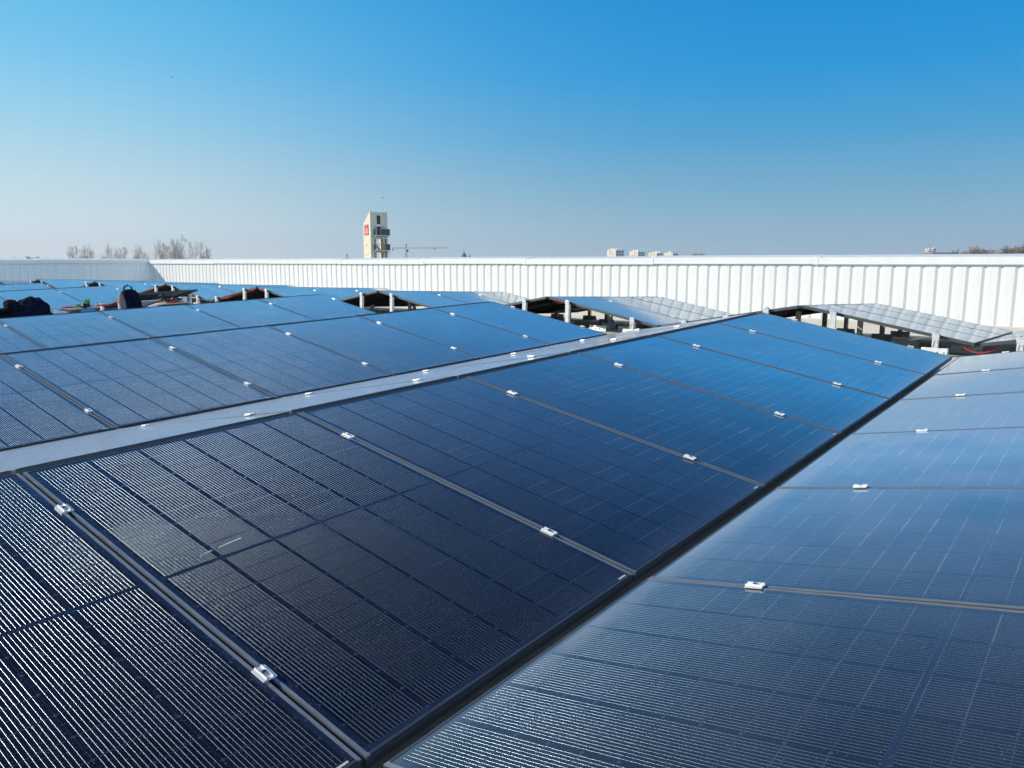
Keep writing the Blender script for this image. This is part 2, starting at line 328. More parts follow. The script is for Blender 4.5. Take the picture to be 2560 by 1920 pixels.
def note(o):                                       # remembers children once, so copying stays quick
    KIDS[o.name] = [q for q in bpy.data.objects if q.parent == o]
    for q in KIDS[o.name]: note(q)
# ------------------------------------------------------------------ the two roof slopes
def slope(a, c=0.0012):
    d = (H + UP * a).normalized(); e = LV + UP * c; e = (e - d * e.dot(d)).normalized(); return d, e, d.cross(e)
O1 = Vector((-1.720, 2.6041, HC - 0.7139)); D1, E1, N1 = slope(0.0298)
D2, E2, N2 = slope(-0.0345); O2 = O1 + D1 * 8.178 + N1 * -0.0154
TILT = 0.183; RG = 0.0349; VG = 0.0251; CT, ST = math.cos(TILT), math.sin(TILT)
PER = 2 * PL * CT + 2 * RG + 2 * VG
RH = -(PL * ST + 0.155)                            # roof surface below the ridge line of the panels
BL = {1: (O1, D1, E1, N1), 2: (O2, D2, E2, N2)}
def bp(b, x, y, z): o, d, e, n = BL[b]; return o + d * x + e * y + n * z
def bmat(b, x, y, z): o, d, e, n = BL[b]; return frame_mat(bp(b, x, y, z), d, e, n)
def slope_y(k, kind, s): return k * PER + (-1 if kind == 'A' else 1) * (RG + s * PL * CT)
def panel_matrix(b, i, k, kind):
    o, d, e, n = BL[b]
    c = bp(b, (i + 0.5) * PITCHW, slope_y(k, kind, 0.5), -0.5 * PL * ST)
    if kind == 'A': x, y = d, e * CT + n * ST
    else: x, y = -d, -e * CT + n * ST
    return frame_mat(c, x, y, x.cross(y))
def seam_matrix(b, x, k, kind, s):
    o, d, e, n = BL[b]; c = bp(b, x, slope_y(k, kind, s), -s * PL * ST)
    y = (e * CT + n * ST) if kind == 'A' else (-e * CT + n * ST)
    xx = d if kind == 'A' else -d
    return frame_mat(c, xx, y, xx.cross(y))
# ------------------------------------------------------------------ roof, ground, building
def roof_z(b, hh, ll):
    o, d, e, n = BL[b]; q = o + n * RH
    return q.z - ((H * hh + LV * ll - Vector((q.x, q.y, 0))).dot(Vector((n.x, n.y, 0)))) / n.z
WD = 14.0; WL = 27.8
HR = H.dot(O1) + 7.93                              # where the two slopes meet
HB, LR = -9.0, -22.0
def hl(hh, ll, z): v = H * hh + LV * ll; return (v.x, v.y, z)
rb = MB(); bm = rb.bm
nl = 26
cols = []
for j in range(nl + 1):
    ll = LR + (WL + 0.2 - LR) * j / nl
    cols.append([bm.verts.new(hl(hh, ll, roof_z(b, hh, ll))) for hh, b in ((HB, 1), (HB / 2, 1), (HR / 2, 1), (HR, 1), ((HR + WD) / 2, 2), (WD + 0.2, 2))])
for a, b in zip(cols, cols[1:]):
    for i in range(5): bm.faces.new([a[i], a[i + 1], b[i + 1], b[i]])
roof = rb.build('roof', M['roof'])
sm = roof.modifiers.new('thick', 'SOLIDIFY'); sm.thickness = 0.3; sm.offset = -1 if roof.data.polygons[0].normal.z > 0 else 1
tag(roof, 'pale membrane roof under the solar arrays', kind='structure')
g = MB(); gb = g.bm; gs = 9000; gn = 24
vv = [[gb.verts.new((-gs + 2 * gs * i / gn, -gs + 2 * gs * j / gn, 0)) for i in range(gn + 1)] for j in range(gn + 1)]
for j in range(gn):
    for i in range(gn): gb.faces.new([vv[j][i], vv[j][i + 1], vv[j + 1][i + 1], vv[j + 1][i]])
tag(g.build('ground', M['ground']), 'ground around the building', kind='structure')
hall = MB()
zt = roof_z(1, HB, LR) - 0.35
for a, b in (((HB, LR), (HB, WL)), ((HB, LR), (WD + .2, LR)), ((WD + .2, LR), (WD + .2, WL + .2)), ((HB, WL + .2), (WD + .2, WL + .2))):
    p, q = Vector(hl(*a, 0)), Vector(hl(*b, 0)); d = (q - p).normalized(); L = (q - p).length
    hall.box(0, L, -0.1, 0.1, 0.0, zt - 0.1, frame_mat(p, d, UP.cross(d), UP))
tag(hall.build('warehouse_building', M['outer']), 'pale metal clad walls of the hall below the roof', 'building', kind='structure')
# ------------------------------------------------------------------ parapet walls
RP = 0.1943 * WD / 12.606; S0 = 12.3372 * WD / 12.606
ZT = HC + 0.0356 * WD / 12.606
def cladding(n, zlo, zhi, x0):
    """profiled sheet: local x along the wall, outward normal -y towards the roof"""
    m = MB(); b = m.bm
    prof = [(0, 0.0), (0.52 * RP, 0.0), (0.70 * RP, 0.0165), (0.79 * RP, 0.0165), (0.95 * RP, 0.0)]
    pts = [(x0 + i * RP + px, py) for i in range(n) for px, py in prof] + [(x0 + n * RP, 0)]
    lo = [b.verts.new((x, y, zlo)) for x, y in pts]; hi = [b.verts.new((x, y, zhi)) for x, y in pts]
    for i in range(len(pts) - 1): b.faces.new([lo[i], lo[i + 1], hi[i + 1], hi[i]])
    for i in range(n):
        for z in (zlo + 0.14,):
            cx = x0 + (i + 0.26) * RP
            m.box(cx - 0.008, cx + 0.008, -0.006, 0.002, z - 0.008, z + 0.008)
    return m
def parapet(o, xd, n, x0, label, zroof, ncop, joints):
    """o: point of the wall plane at wall height 0 of local x"""
    yd = UP.cross(xd)                              # local +y points away from the roof
    t = empty('parapet_wall', frame_mat(o, xd, yd, UP), label, 'parapet wall')
    zlo = zroof - o.z + 0.17; xe = x0 + n * RP
    c = cladding(n, zlo, -0.05, x0).build('cladding', M['white'], t)
    cp = MB(); random.seed(3)
    js = [x0] + joints + [xe]
    for i, (a, b) in enumerate(zip(js, js[1:])):
        dz = (-0.004, 0.006, 0.0, -0.006, 0.004)[i % 5]; dy = 0.002 * (i % 2)
        cp.prism([(-0.035 - dy, -0.065 + dz), (-0.031 - dy, 0.055 + dz), (0.36, 0.10 + dz), (0.36, -0.04 + dz), (0.33, -0.04), (0.33, 0.07), (-0.02, 0.03), (-0.022, -0.065 + dz)], a + 0.001, b - 0.001)
    cp.build('coping', M['white'], t)
    for a in js[1:-1]:
        MB().prism([(-0.0405, -0.069), (-0.0365, 0.058), (0.365, 0.108), (0.365, 0.103), (-0.032, 0.053), (-0.037, -0.069)], a - 0.04, a + 0.04).build('joint_strip', M['white'], t)
    rv = MB()
    for a in js[1:-1]:
        for dx in (-0.03, 0.03): rv.box(a + dx - 0.012, a + dx + 0.012, 0.03, 0.055, 0.064, 0.082)
    rv.build('rivet_row', M['white'], t)
    # backing behind the sheet and the membrane upstand at its foot
    MB().box(x0, xe, 0.04, 0.30, zlo - 0.3, -0.045).build('backing_wall', M['outer'], t)
    MB().prism([(0.035, zlo - 0.3), (-0.09, zlo - 0.3), (-0.075, zlo - 0.015), (-0.045, zlo + 0.002), (0.035, zlo + 0.002)], x0, xe).build('upstand', M['curb'], t)
    return t
nr = int((S0 + RP * 65.3 + 22) / RP)
xw0 = WL - nr * RP
# far wall: local x runs from the corner towards the right
parapet(Vector(hl(WD, 0, ZT)), -LV, nr, -WL, 'long sunlit white ribbed metal parapet wall along the back of the roof', roof_z(2, WD, 0), 0,
        [-WL + 3.2 * i + 1.1 for i in range(1, 15)])
parapet(Vector(hl(0, WL, ZT)), H, int(23 / RP), WD - int(23 / RP) * RP, 'shaded white ribbed metal parapet wall at the left end of the roof', roof_z(2, WD, WL) , 0,
        [WD - 3.2 * i - 0.4 for i in range(6, 0, -1)])
# ------------------------------------------------------------------ solar panels
def ring(m, loops, close=True):
    """sweeps a closed list of (inset, z) around the panel rectangle"""
    b = m.bm; R = []
    for ins, z in loops:
        x, y = PW / 2 - ins, PL / 2 - ins
        R.append([b.verts.new(p) for p in ((-x, -y, z), (x, -y, z), (x, y, z), (-x, y, z))])
    n = len(R)
    for i in range(n):
        a, c = R[i], R[(i + 1) % n]
        for k in range(4): b.faces.new([a[k], a[(k + 1) % 4], c[(k + 1) % 4], c[k]])
def make_panel():
    t = empty('solar_panel')
    f = MB(); ring(f, [(0, -0.035), (0, -0.0034), (0.0008, -0.0017), (0.0022, -0.0006), (0.0042, -0.0001), (0.0064, 0), (0.0086, -0.0004), (0.0104, -0.0012), (0.0112, -0.0024), (0.0112, -0.0075), (0.003, -0.0075), (0.003, -0.033), (0.028, -0.033), (0.028, -0.035)])
    f.bm.faces.ensure_lookup_table()
    for fc in f.bm.faces:
        if min(v.co.z for v in fc.verts) < -0.0036: fc.material_index = 1
    fo = f.build('frame', [M['frame'], M['frameside']], t, True); fo.data.set_sharp_from_angle(angle=math.radians(40))
    x, y = PW / 2 - 0.0114, PL / 2 - 0.0114
    MB().box(-x, x, -y, y, -0.0062, -0.0022).build('glass_pane', M['cells'], t)['dust_glare'] = 1.0
    MB().box(PW / 2 - 0.065, PW / 2 - 0.025, -PL / 2 + 0.014, -PL / 2 + 0.020, -0.0022, -0.0019).build('sticker', M['blockb'], t)
    MB().box(-x, x, -y, y, -0.0074, -0.0064).build('backsheet', M['back'], t)
    j = MB()
    j.box(-0.1, 0.1, -0.03, 0.03, -0.027, -0.0076, bev=0.003)
    j.build('junction_box', M['black'], t)
    return t
DROP = []
PANEL = make_panel(); note(PANEL); first = [True]
ORD = ['first', 'second', 'third', 'fourth', 'fifth', 'sixth', 'seventh', 'eighth']
ROW1 = {(-1, 'B'): 'the pale blue right-hand row', (0, 'A'): 'the large dark foreground row', (0, 'B'): 'the thin grey strip row',
        (1, 'A'): 'the dark row behind the grey strip', (1, 'B'): 'the hidden slope behind the second dark row', (2, 'A'): 'the blue row before the tools',
        (2, 'B'): 'the hidden slope just before the tools', (4, 'A'): 'the blue row behind the tools', (4, 'B'): 'the hidden slope beyond the tools',
        (5, 'A'): 'the blue strip before the shaded wall', (5, 'B'): 'the hidden slope before the shaded wall', (6, 'A'): 'the farthest strip, left edge'}
TENT = {-1: 'far tent cut off at right', 0: 'rightmost far tent', 1: 'second far tent from right', 2: 'third far tent from right', 3: 'fourth far tent from right', 4: 'fifth far tent from right', 5: 'sixth far tent from right', 6: 'seventh far tent from right', 7: 'leftmost far tent'}
def put_panel(b, i, k, kind):
    if first[0]: o = PANEL; first[0] = False
    else: o = copy_tree(PANEL)
    o.matrix_basis = panel_matrix(b, i, k, kind) @ Matrix.Rotation(random.gauss(0, 0.0016), 4, 'X') @ Matrix.Rotation(random.gauss(0, 0.0016), 4, 'Y')
    for g_ in [q for q in bpy.data.objects[o.name].children if q.name.startswith('glass_pane')]: g_['dust_glare'] = (2.8 if b == 1 else 1.2) * random.uniform(0.85, 1.15) if kind == 'B' else 0.55 * random.uniform(0.7, 1.4)  # raised on B slopes, lowered on A: sun glare put into the dust film
    if kind == 'B':
        DROP.append(o.name)
    if b == 1:
        tag(o, f'black solar panel, {ORD[5 - i]} from the aisle in {ROW1[(k, kind)]}', 'solar panel', 'solar panels of the near array')
    else:
        side = 'right' if kind == 'A' else 'left'
        tn = TENT[k]
        tag(o, f'solar panel {("nearest the aisle", "in the middle", "nearest the wall")[i]}, {side} slope, {tn}', 'solar panel', 'solar panels of the far array')
def make_clamp():
    t = empty('panel_clamp')
    # hat-shaped mid clamp, 70 mm along the seam, wings resting on both frames
    p = [(-0.022, 0.0008), (-0.022, 0.0040), (-0.0135, 0.0055), (-0.0115, 0.0095), (-0.0085, 0.0095), (-0.0075, 0.0050), (0.0075, 0.0050), (0.0085, 0.0095), (0.0115, 0.0095), (0.0135, 0.0055), (0.022, 0.0040), (0.022, 0.0008)]
    MB().prism(p, -0.031, 0.031, 'y').build('clamp_body', M['alu'], t)
    h = MB(); h.tube([(0, 0, 0.004), (0, 0, 0.0105)], 0.0072, 6); h.tube([(0, 0, -0.03), (0, 0, 0.006)], 0.004, 8); h.build('bolt', M['bolt'], t)
    return t
CL = make_clamp(); note(CL); cfirst = [True]
def put_clamp(b, x, k, kind, s, label, group):
    if cfirst[0]: o = CL; cfirst[0] = False
    else: o = copy_tree(CL)
    o.matrix_basis = seam_matrix(b, x, k, kind, s) @ Matrix.Rotation(random.uniform(-.05, .05), 4, 'Z') @ Matrix.Translation((0, random.uniform(-.008, .008), 0)) @ Matrix.Diagonal((0.86, 0.84, 1, 1))
    tag(o, label, 'clamp', group)
rows1 = {(-1, 'B'): range(-1, 6), (0, 'A'): range(-1, 6), (0, 'B'): range(-1, 6), (1, 'A'): range(-1, 6), (1, 'B'): range(0, 6), (2, 'A'): range(0, 6), (2, 'B'): range(1, 6),
         (4, 'A'): range(3, 6), (4, 'B'): range(4, 6), (5, 'A'): range(3, 6), (5, 'B'): range(5, 6), (6, 'A'): range(4, 6)}
for (k, kind), rg in rows1.items():
    for i in rg: put_panel(1, i, k, kind)
    if (k, kind) in ((1, 'B'), (2, 'B'), (4, 'B'), (5, 'B')): continue
    for i in list(rg)[1:] + [6]:
        for s, wh in ((0.19, 'upper'), (0.80, 'lower')):
            rn = ROW1[(k, kind)]
            where = 'at the aisle end' if i == 6 else f'on {ORD[5 - i]} seam from aisle'
            put_clamp(1, i * PITCHW - PITCHW * 0 - (0.002 if i < 6 else 0.010), k, kind, s, f'{wh} silver clamp {where}, {rn}', 'clamps of the near array')
for k in range(-1, 8):
    for kind in 'AB':
        if (k, kind) == (-1, 'A'): continue
        for i in range(3): put_panel(2, i, k, kind)
        side = 'right' if kind == 'A' else 'left'
        tn = TENT[k]
        for i in (1, 2):
            for s, wh in ((0.19, 'upper'), (0.80, 'lower')):
                put_clamp(2, i * PITCHW - 0.002, k, kind, s, f'{wh} silver clamp, {ORD[i - 1]} seam from aisle, {side} slope, {tn}', 'clamps of the far array')
SCR = [(-0.406, 0.047, -0.362, 0.055), (-0.338, 0.058, -0.256, 0.067)]
# two short pale scratches on the foreground panel
for gp in [q for q in bpy.data.objects if q.get('label', '').startswith('black solar panel, sixth from the aisle in the large dark')]:
    for xa, ya, xb, yb in SCR:
        d = Vector((xb - xa, yb - ya, 0)); L_ = d.length; d.normalize()
        MB().box(0, L_, -0.0011, 0.0011, -0.0021, -0.0018, frame_mat(Vector((xa, ya, 0)), d, UP.cross(d), UP)).build('scratch', M['paint'], gp)
# ------------------------------------------------------------------ posts and brackets under the far array
def make_bracket(parent, L=0.25):
    """long inverted-channel roof bracket with flared legs and a row of holes, runs along local y"""
    m = MB(); t = 0.004
    out = [(-0.062, 0), (-0.050, 0.0), (-0.030, 0.078), (0.030, 0.078), (0.050, 0.0), (0.062, 0), (0.062, t), (0.053, t), (0.033, 0.082), (-0.033, 0.082), (-0.053, t), (-0.062, t)]
    m.prism(out, -L / 2, L / 2, 'y')
    nf = len(m.bm.faces)
    for q in range(4):
        y = -L / 2 + L * (q + 0.5) / 4
        mw = frame_mat(Vector((-0.0455, y, 0.035)), Vector((0, 1, 0)), Vector((0.25, 0, 0.97)), Vector((-0.97, 0, 0.25)))
        m.prism([(0.006 * math.cos(a), 0.009 * math.sin(a)) for a in [2 * math.pi * j / 10 for j in range(10)]], 0, 0.003, 'z', mw)
    m.bm.faces.ensure_lookup_table()
    for f in m.bm.faces[nf:]: f.material_index = 1
    o = m.build('roof_bracket', [M['alud'], M['dark']], parent)
    return o
def make_post(height):
    """origin on the roof; height = roof to underside of the panel frame"""
    t = empty('mounting_post')
    make_bracket(t)
    p = MB(); w, dp, th = 0.030, 0.022, 0.003
    top = height - 0.004
    p.prism([(-dp, -w), (dp, -w), (dp, -w + th), (-dp + th, -w + th), (-dp + th, w - th), (dp, w - th), (dp, w), (-dp, w)], 0.0822, top, 'z')
    p.build('post', M['alud'], t)
    if height < 0.26:
        g = MB()
        for s in (-1, 1): g.tube([(-0.03, s * 0.028, 0.084), (-0.03, s * 0.012, top - 0.01)], 0.004, 4)
        g.box(-0.035, -0.026, -0.03, 0.03, 0.083, 0.089); g.build('brace', M['alu'], t)
    h = MB(); h.box(-0.024, 0.016, -0.036, 0.036, top + 0.001, top + 0.048, bev=0.004); h.box(-0.03, 0.030, -0.026, 0.026, top + 0.048, top + 0.062, bev=0.003)
    hd = h.build('end_clamp', M['alu'], t)
    MB().tube([(-0.003, 0, top + 0.06), (-0.003, 0, top + 0.072)], 0.009, 6).build('bolt', M['bolt'], hd)
    MB().box(-0.018, 0.012, -0.046, -0.034, top + 0.008, top + 0.040).build('end_cap', M['black'], hd)
    return t
def gapat(s): return -s * PL * ST - 0.035 * CT - RH
SHORT = make_post(gapat(0.80)); note(SHORT); TALL = make_post(gapat(0.20)); note(TALL); used = {}
random.seed(11)
def put_post(b, x, k, kind, tall, label, group='posts holding up the far array', top=True):
    src = TALL if tall else SHORT
    if src.name not in used: used[src.name] = 1; o = src
    else: o = copy_tree(src)
    s = 0.20 if tall else 0.80
    o.matrix_basis = bmat(b, x, slope_y(k, kind, s), RH) @ Matrix.Rotation(random.uniform(-.06, .06), 4, 'Z')
    tag(o, label, 'mounting post', group)
for k in range(-1, 8):
    for kind in 'AB':
        if (k, kind) == (-1, 'A'): continue
        side = 'right' if kind == 'A' else 'left'
        tn = TENT[k]
        for tall in (True, False):
            wd_ = 'tall' if tall else 'short'
            put_post(2, -0.028, k, kind, tall, f'{wd_} aluminium post at aisle edge, {side} slope, {tn}')
# posts standing free underneath the first two tents have no end clamp
def make_inner(height):
    t = empty('support_leg'); make_bracket(t)
    p = MB(); w, dp, th = 0.030, 0.022, 0.003
    p.prism([(-dp, -w), (dp, -w), (dp, -w + th), (-dp + th, -w + th), (-dp + th, w - th), (dp, w - th), (dp, w), (-dp, w)], 0.0822, height - 0.004, 'z')
    p.build('post', M['alud'], t); return t
IS, IT = make_inner(gapat(0.80)), make_inner(gapat(0.20)); note(IS); note(IT)
for k in (0, 1, 2):
    for kind in 'AB':
        side = 'right' if kind == 'A' else 'left'
        for i in (1, 2, 3):
            for src, s, wd_ in ((IT, 0.20, 'tall'), (IS, 0.80, 'short')):
                if src.name not in used: used[src.name] = 1; o = src
                else: o = copy_tree(src)
                o.matrix_basis = bmat(2, i * PITCHW - 0.01 if i < 3 else 3 * PITCHW - 0.06, slope_y(k, kind, s), RH)
                tag(o, f'{wd_} leg, {("first", "second", "last")[i - 1]} from the aisle, beneath {side} slope, {TENT[k]}', 'support leg', 'support legs beneath the far array')
# loose brackets on the aisle roof and under the tents
BR = empty('loose_bracket'); make_bracket(BR, 0.30); note(BR); bf = [True]
def put_bracket(b, x, y, rot, label):
    if bf[0]: o = BR; bf[0] = False
    else: o = copy_tree(BR)
    o.matrix_basis = bmat(b, x, y, RH) @ Matrix.Rotation(rot, 4, 'Z')
    tag(o, label, 'roof bracket', 'roof brackets without posts')
put_bracket(1, 7.35, PER - 1.42, 0.05, 'empty roof bracket in the aisle, nearest the grey strip, beyond the second dark row')
put_bracket(1, 7.30, PER - 0.95, 0.02, 'empty grey roof bracket in the aisle left of the short post')
put_bracket(2, 0.55, PER - 1.05, 0.0, 'empty bracket on sunlit roof just under the second far tent from right')
put_bracket(2, 0.45, PER - 0.62, -0.05, 'empty bracket beside the tall post under the second far tent from right')
put_bracket(2, 0.95, -0.95, 0.03, 'empty bracket in shade under the rightmost far tent, middle of the slope')
put_bracket(2, 0.75, -1.62, 0.03, 'empty bracket in shade under the rightmost far tent, by its low edge')
# red cables
def cable(b, pts, label, r=0.005):
    m = MB(); P = [bp(b, *p) for p in pts]; Q = []
    for i in range(len(P) - 1):
        p0, p1, p2, p3 = P[max(0, i - 1)], P[i], P[i + 1], P[min(len(P) - 1, i + 2)]
        for j in range(6):
            t = j / 6; Q.append(0.5 * ((2 * p1) + (-p0 + p2) * t + (2 * p0 - 5 * p1 + 4 * p2 - p3) * t * t + (-p0 + 3 * p1 - 3 * p2 + p3) * t ** 3))
    Q.append(P[-1]); o = m.tube(Q, r, 6).build('red_cable', M['red'], None, True)
    return tag(o, label, 'cable', 'red cables of the arrays')
def under(k, kind, s, dz=-0.05): return (slope_y(k, kind, s), -s * PL * ST + dz)
def cb(b, k, kind, x, ss, label, sag=0.02, r=0.005):
    pts = []
    for i, s in enumerate(ss):
        y, z = under(k, kind, s, -0.045 - (sag if i % 2 else 0)); pts.append((x + 0.02 * (i % 3), y, z))
    return cable(b, pts, label, r)
cb(2, 3, 'B', 0.015, (0.02, 0.2, 0.4, 0.62, 0.8, 0.97), 'red cable clipped under the left slope of the fourth far tent from right', 0.015, 0.008)
cb(2, 3, 'A', 0.015, (0.02, 0.1, 0.16), 'short red cable under the ridge of the fourth far tent from right', 0.01, 0.008)
cb(2, 1, 'A', 0.05, (0.02, 0.06, 0.12, 0.2), 'red cable coil under the ridge of the second far tent from right', 0.02, 0.009)
cb(2, 2, 'B', 0.02, (0.55, 0.75, 0.95), 'red cable under the left slope of the third far tent from right', 0.01, 0.006)
cb(2, 4, 'B', 0.02, (0.35, 0.5, 0.7, 0.95), 'red cable hanging under the left slope of the fifth far tent from right', 0.02, 0.006)
y0, z0 = under(0, 'A', 0.93); y1, z1 = under(-1, 'B', 0.90)
cable(2, [(0.06, y0, z0), (0.06, y0 - 0.06, z0 - 0.05), (0.06, (y0 + y1) / 2, z0 - 0.075), (0.06, y1 + 0.06, z0 - 0.04), (0.08, y1, z1)], 'red cable sagging across the valley beside the rightmost far tent', 0.006)
# black wiring and struts under the second tent
m = MB()
for s, x in ((0.15, 0.5), (0.35, 0.62), (0.3, 1.6), (0.55, 0.8)):
    y, z = under(1, 'B', s, -0.06); m.tube([bp(2, x, y, z), bp(2, x + 0.5, y - 0.1, z - 0.05), bp(2, x + 1.3, y + 0.05, z)], 0.008, 6)
tag(m.build('wiring_loom', M['black'], None, True), 'black wiring hanging beneath the second far tent from right', 'wiring')
# black microinverter rails under the rightmost tent
for n_, (k, x) in enumerate(((0, 0.55), (0, 1.75), (1, 0.6))):
    m = MB(); s = 0.1
    for kind in 'B':
        y, z = under(k, kind, 0.18, -0.06); y2, z2 = under(k, kind, 0.9, -0.06)
        a, b_ = bp(2, x, y, z), bp(2, x, y2, z2); d = (b_ - a); 
        m.box(0, d.length, -0.02, 0.02, -0.015, 0.015, frame_mat(a, d.normalized(), D2, d.normalized().cross(D2)))
    tag(m.build('cross_rail', M['black']), ('black cross rail nearest the aisle under the left slope, rightmost far tent', 'black cross rail deeper under the left slope, rightmost far tent', 'black cross rail under the left slope, second far tent from right')[n_], 'rail', 'black rails beneath the far tents')
# ------------------------------------------------------------------ work gear where a row of panels is still missing
GR = 2 * PER
def surfB(y): return -(y - GR - RG) * math.tan(TILT)         # top of the slope in front of the tools
# clothes heap
def heap(name, blobs, m, mw, label, cat, vox=0.018, disp=0.02):
    b = MB()
    for c, r, sd in blobs: b.blob(c, r, 3, 0.22, 2.2, sd)
    o = b.build(name, m, None, True)
    rm = o.modifiers.new('remesh', 'REMESH'); rm.mode = 'VOXEL'; rm.voxel_size = vox; rm.use_smooth_shade = True
    tx = bpy.data.textures.new(name + '_folds', 'CLOUDS'); tx.noise_scale = 0.09; tx.noise_depth = 3
    dm = o.modifiers.new('folds', 'DISPLACE'); dm.texture = tx; dm.strength = disp * 2.2; dm.texture_coords = 'LOCAL'
    o.matrix_basis = mw
    return tag(o, label, cat)
def gear(x, y, z=0): return bmat(1, x, y, z)
z = surfB(8.35)
heap('jacket', [((0.02, 0, 0.07), (0.26, 0.20, 0.10), 1), ((0.12, 0.0, 0.15), (0.16, 0.14, 0.10), 2), ((0.22, 0.02, 0.17), (0.12, 0.11, 0.08), 7), ((-0.22, 0, 0.05), (0.22, 0.2, 0.09), 3), ((0.30, -0.02, 0.05), (0.16, 0.16, 0.07), 4)],
     M['navy'], gear(2.97, 8.35, z - 0.02) @ Matrix.Diagonal((1, 1, 1.5, 1)), 'crumpled navy work jacket heaped behind the third dark row', 'jacket')
heap('cap', [((0, 0, 0.07), (0.095, 0.09, 0.085), 5), ((-0.10, -0.02, 0.02), (0.08, 0.07, 0.03), 6), ((0.04, 0, 0.02), (0.1, 0.1, 0.04), 8)],
     M['cloth'], gear(2.86, 8.28, z + 0.20), 'round black hood on top of the jacket heap at the left edge', 'hood', 0.012, 0.012)
heap('trousers', [((0, 0, 0.05), (0.16, 0.14, 0.06), 9), ((0.02, 0, 0.13), (0.10, 0.08, 0.05), 10), ((0.12, 0, 0.13), (0.08, 0.07, 0.045), 11), ((0.16, 0, 0.03), (0.18, 0.15, 0.04), 12)],
     M['cloth'], gear(3.16, 8.40, z + 0.02) @ Matrix.Diagonal((1, 1, 1.5, 1)), 'dark trousers folded over at the right end of the jacket heap', 'clothing', 0.014, 0.018)
heap('sleeve', [((0, 0, 0.05), (0.13, 0.12, 0.06), 13), ((-0.12, 0, 0.04), (0.14, 0.1, 0.07), 14), ((0.10, 0.02, -0.02), (0.12, 0.1, 0.06), 15)],
     M['cloth'], gear(2.66, 8.30, z + 0.06) @ Matrix.Diagonal((1, 1, 1.4, 1)), 'black sleeve spilling over at the very left of the heap', 'clothing', 0.014, 0.018)
heap('plastic_bag', [((0, 0, 0.03), (0.13, 0.09, 0.05), 16), ((-0.04, 0, 0.07), (0.05, 0.05, 0.05), 17), ((0.1, 0, 0.01), (0.09, 0.06, 0.035), 18)],
     M['sheet'], gear(3.41, 8.3, surfB(8.3) + 0.07), 'small crumpled white plastic bag right of the jacket heap', 'bag', 0.012, 0.02)
# tool boxes and the board on them
def tbox(name, w_, d_, h_, m, mw, label, cat):
    t = empty(name, None, label, cat)
    MB().box(-w_ / 2, w_ / 2, -d_ / 2, d_ / 2, 0, h_ * 0.72, bev=0.008).build('body', m, t)
    l = MB().box(-w_ / 2 - .006, w_ / 2 + .006, -d_ / 2 - .006, d_ / 2 + .006, h_ * 0.725, h_, bev=0.01).build('lid', m, t)
    for sx in (-.25, .25): MB().box(w_ * sx - .02, w_ * sx + .02, -d_ / 2 - .018, -d_ / 2 - .0065, h_ * 0.6, h_ * 0.85, bev=0.002).build('latch', M['dgrey'], t)
    t.matrix_basis = mw; return t
tbox('tool_box', 0.30, 0.3, 0.33, M['dgrey'], gear(4.06, 9.75, RH), 'dark grey tool box left of the blue box behind the third row', 'tool box')
tbox('storage_box', 0.20, 0.25, 0.355, M['blue'], gear(4.33, 9.68, RH), 'bright blue plastic box beneath the board with gloves', 'box')
bd = MB(); bd.box(-0.20, 0.22, -0.13, 0.13, 0, 0.018, bev=0.003)
o = place(bd.build('plywood_board', M['wood']), gear(4.30, 9.70, RH + 0.357) @ Matrix.Rotation(0.06, 4, 'Z')); tag(o, 'small plywood board on the blue box carrying gloves and a red tool', 'board')
def glove(mw, label):
    """one continuous glove lying palm down with curled fingers"""
    b = MB(); b.blob((0, 0, 0.025), (0.05, 0.045, 0.026), 3, 0.1, 2, 21)
    for i, (yy, ln) in enumerate(((-0.032, 0.07), (-0.011, 0.082), (0.011, 0.078), (0.032, 0.06))):
        b.tube([(0.03, yy, 0.03), (0.06, yy * 1.1, 0.055), (0.06 + ln * .5, yy * 1.2, 0.06), (0.05 + ln, yy * 1.25, 0.035)], [0.014, 0.013, 0.012, 0.008], 8)
    b.tube([(-0.01, 0.035, 0.025), (0.02, 0.06, 0.045), (0.05, 0.07, 0.04)], [0.015, 0.013, 0.009], 8)
    t = empty('work_glove', None, label, 'glove', 'pair of work gloves on the board')
    o = b.build('palm', M['green'], t, True); rm = o.modifiers.new('r', 'REMESH'); rm.mode = 'VOXEL'; rm.voxel_size = 0.006; rm.use_smooth_shade = True
    MB().tube([(-0.03, 0, 0.028), (-0.075, 0, 0.026), (-0.11, 0, 0.03)], [0.04, 0.042, 0.048], 14).build('cuff', M['black'], t, True)
    t.matrix_basis = mw
zb = RH + 0.377
glove(gear(4.27, 9.64, zb) @ Matrix.Rotation(1.9, 4, 'Z') @ Matrix.Scale(0.8, 4), 'green and black work glove, left one of the pair on the board')
glove(gear(4.38, 9.68, zb + 0.02) @ Matrix.Rotation(1.2, 4, 'Z') @ Matrix.Rotation(-0.5, 4, 'Y') @ Matrix.Scale(0.9, 4), 'green and black work glove, right and taller one of the pair')
def plier(name, mw, label, cat, m):
    t = empty(name, None, label, cat)
    for s in (-1, 1): MB().tube([(0, 0, 0.012), (-0.05, s * 0.018, 0.014), (-0.11, s * 0.026, 0.012), (-0.16, s * 0.018, 0.012)], [0.007, 0.011, 0.011, 0.008], 8).build('handle', m, t, True)
    MB().prism([(-0.012, -0.014), (0.02, -0.015), (0.065, -0.004), (0.065, 0.004), (0.02, 0.015), (-0.012, 0.014)], 0.004, 0.02, 'z').build('jaws', M['bolt'], t)
    t.matrix_basis = mw
plier('pliers', gear(4.16, 9.62, zb) @ Matrix.Rotation(0.2, 4, 'Z') @ Matrix.Scale(1.2, 4), 'red handled pliers lying left of the gloves on the board', 'pliers', M['red'])
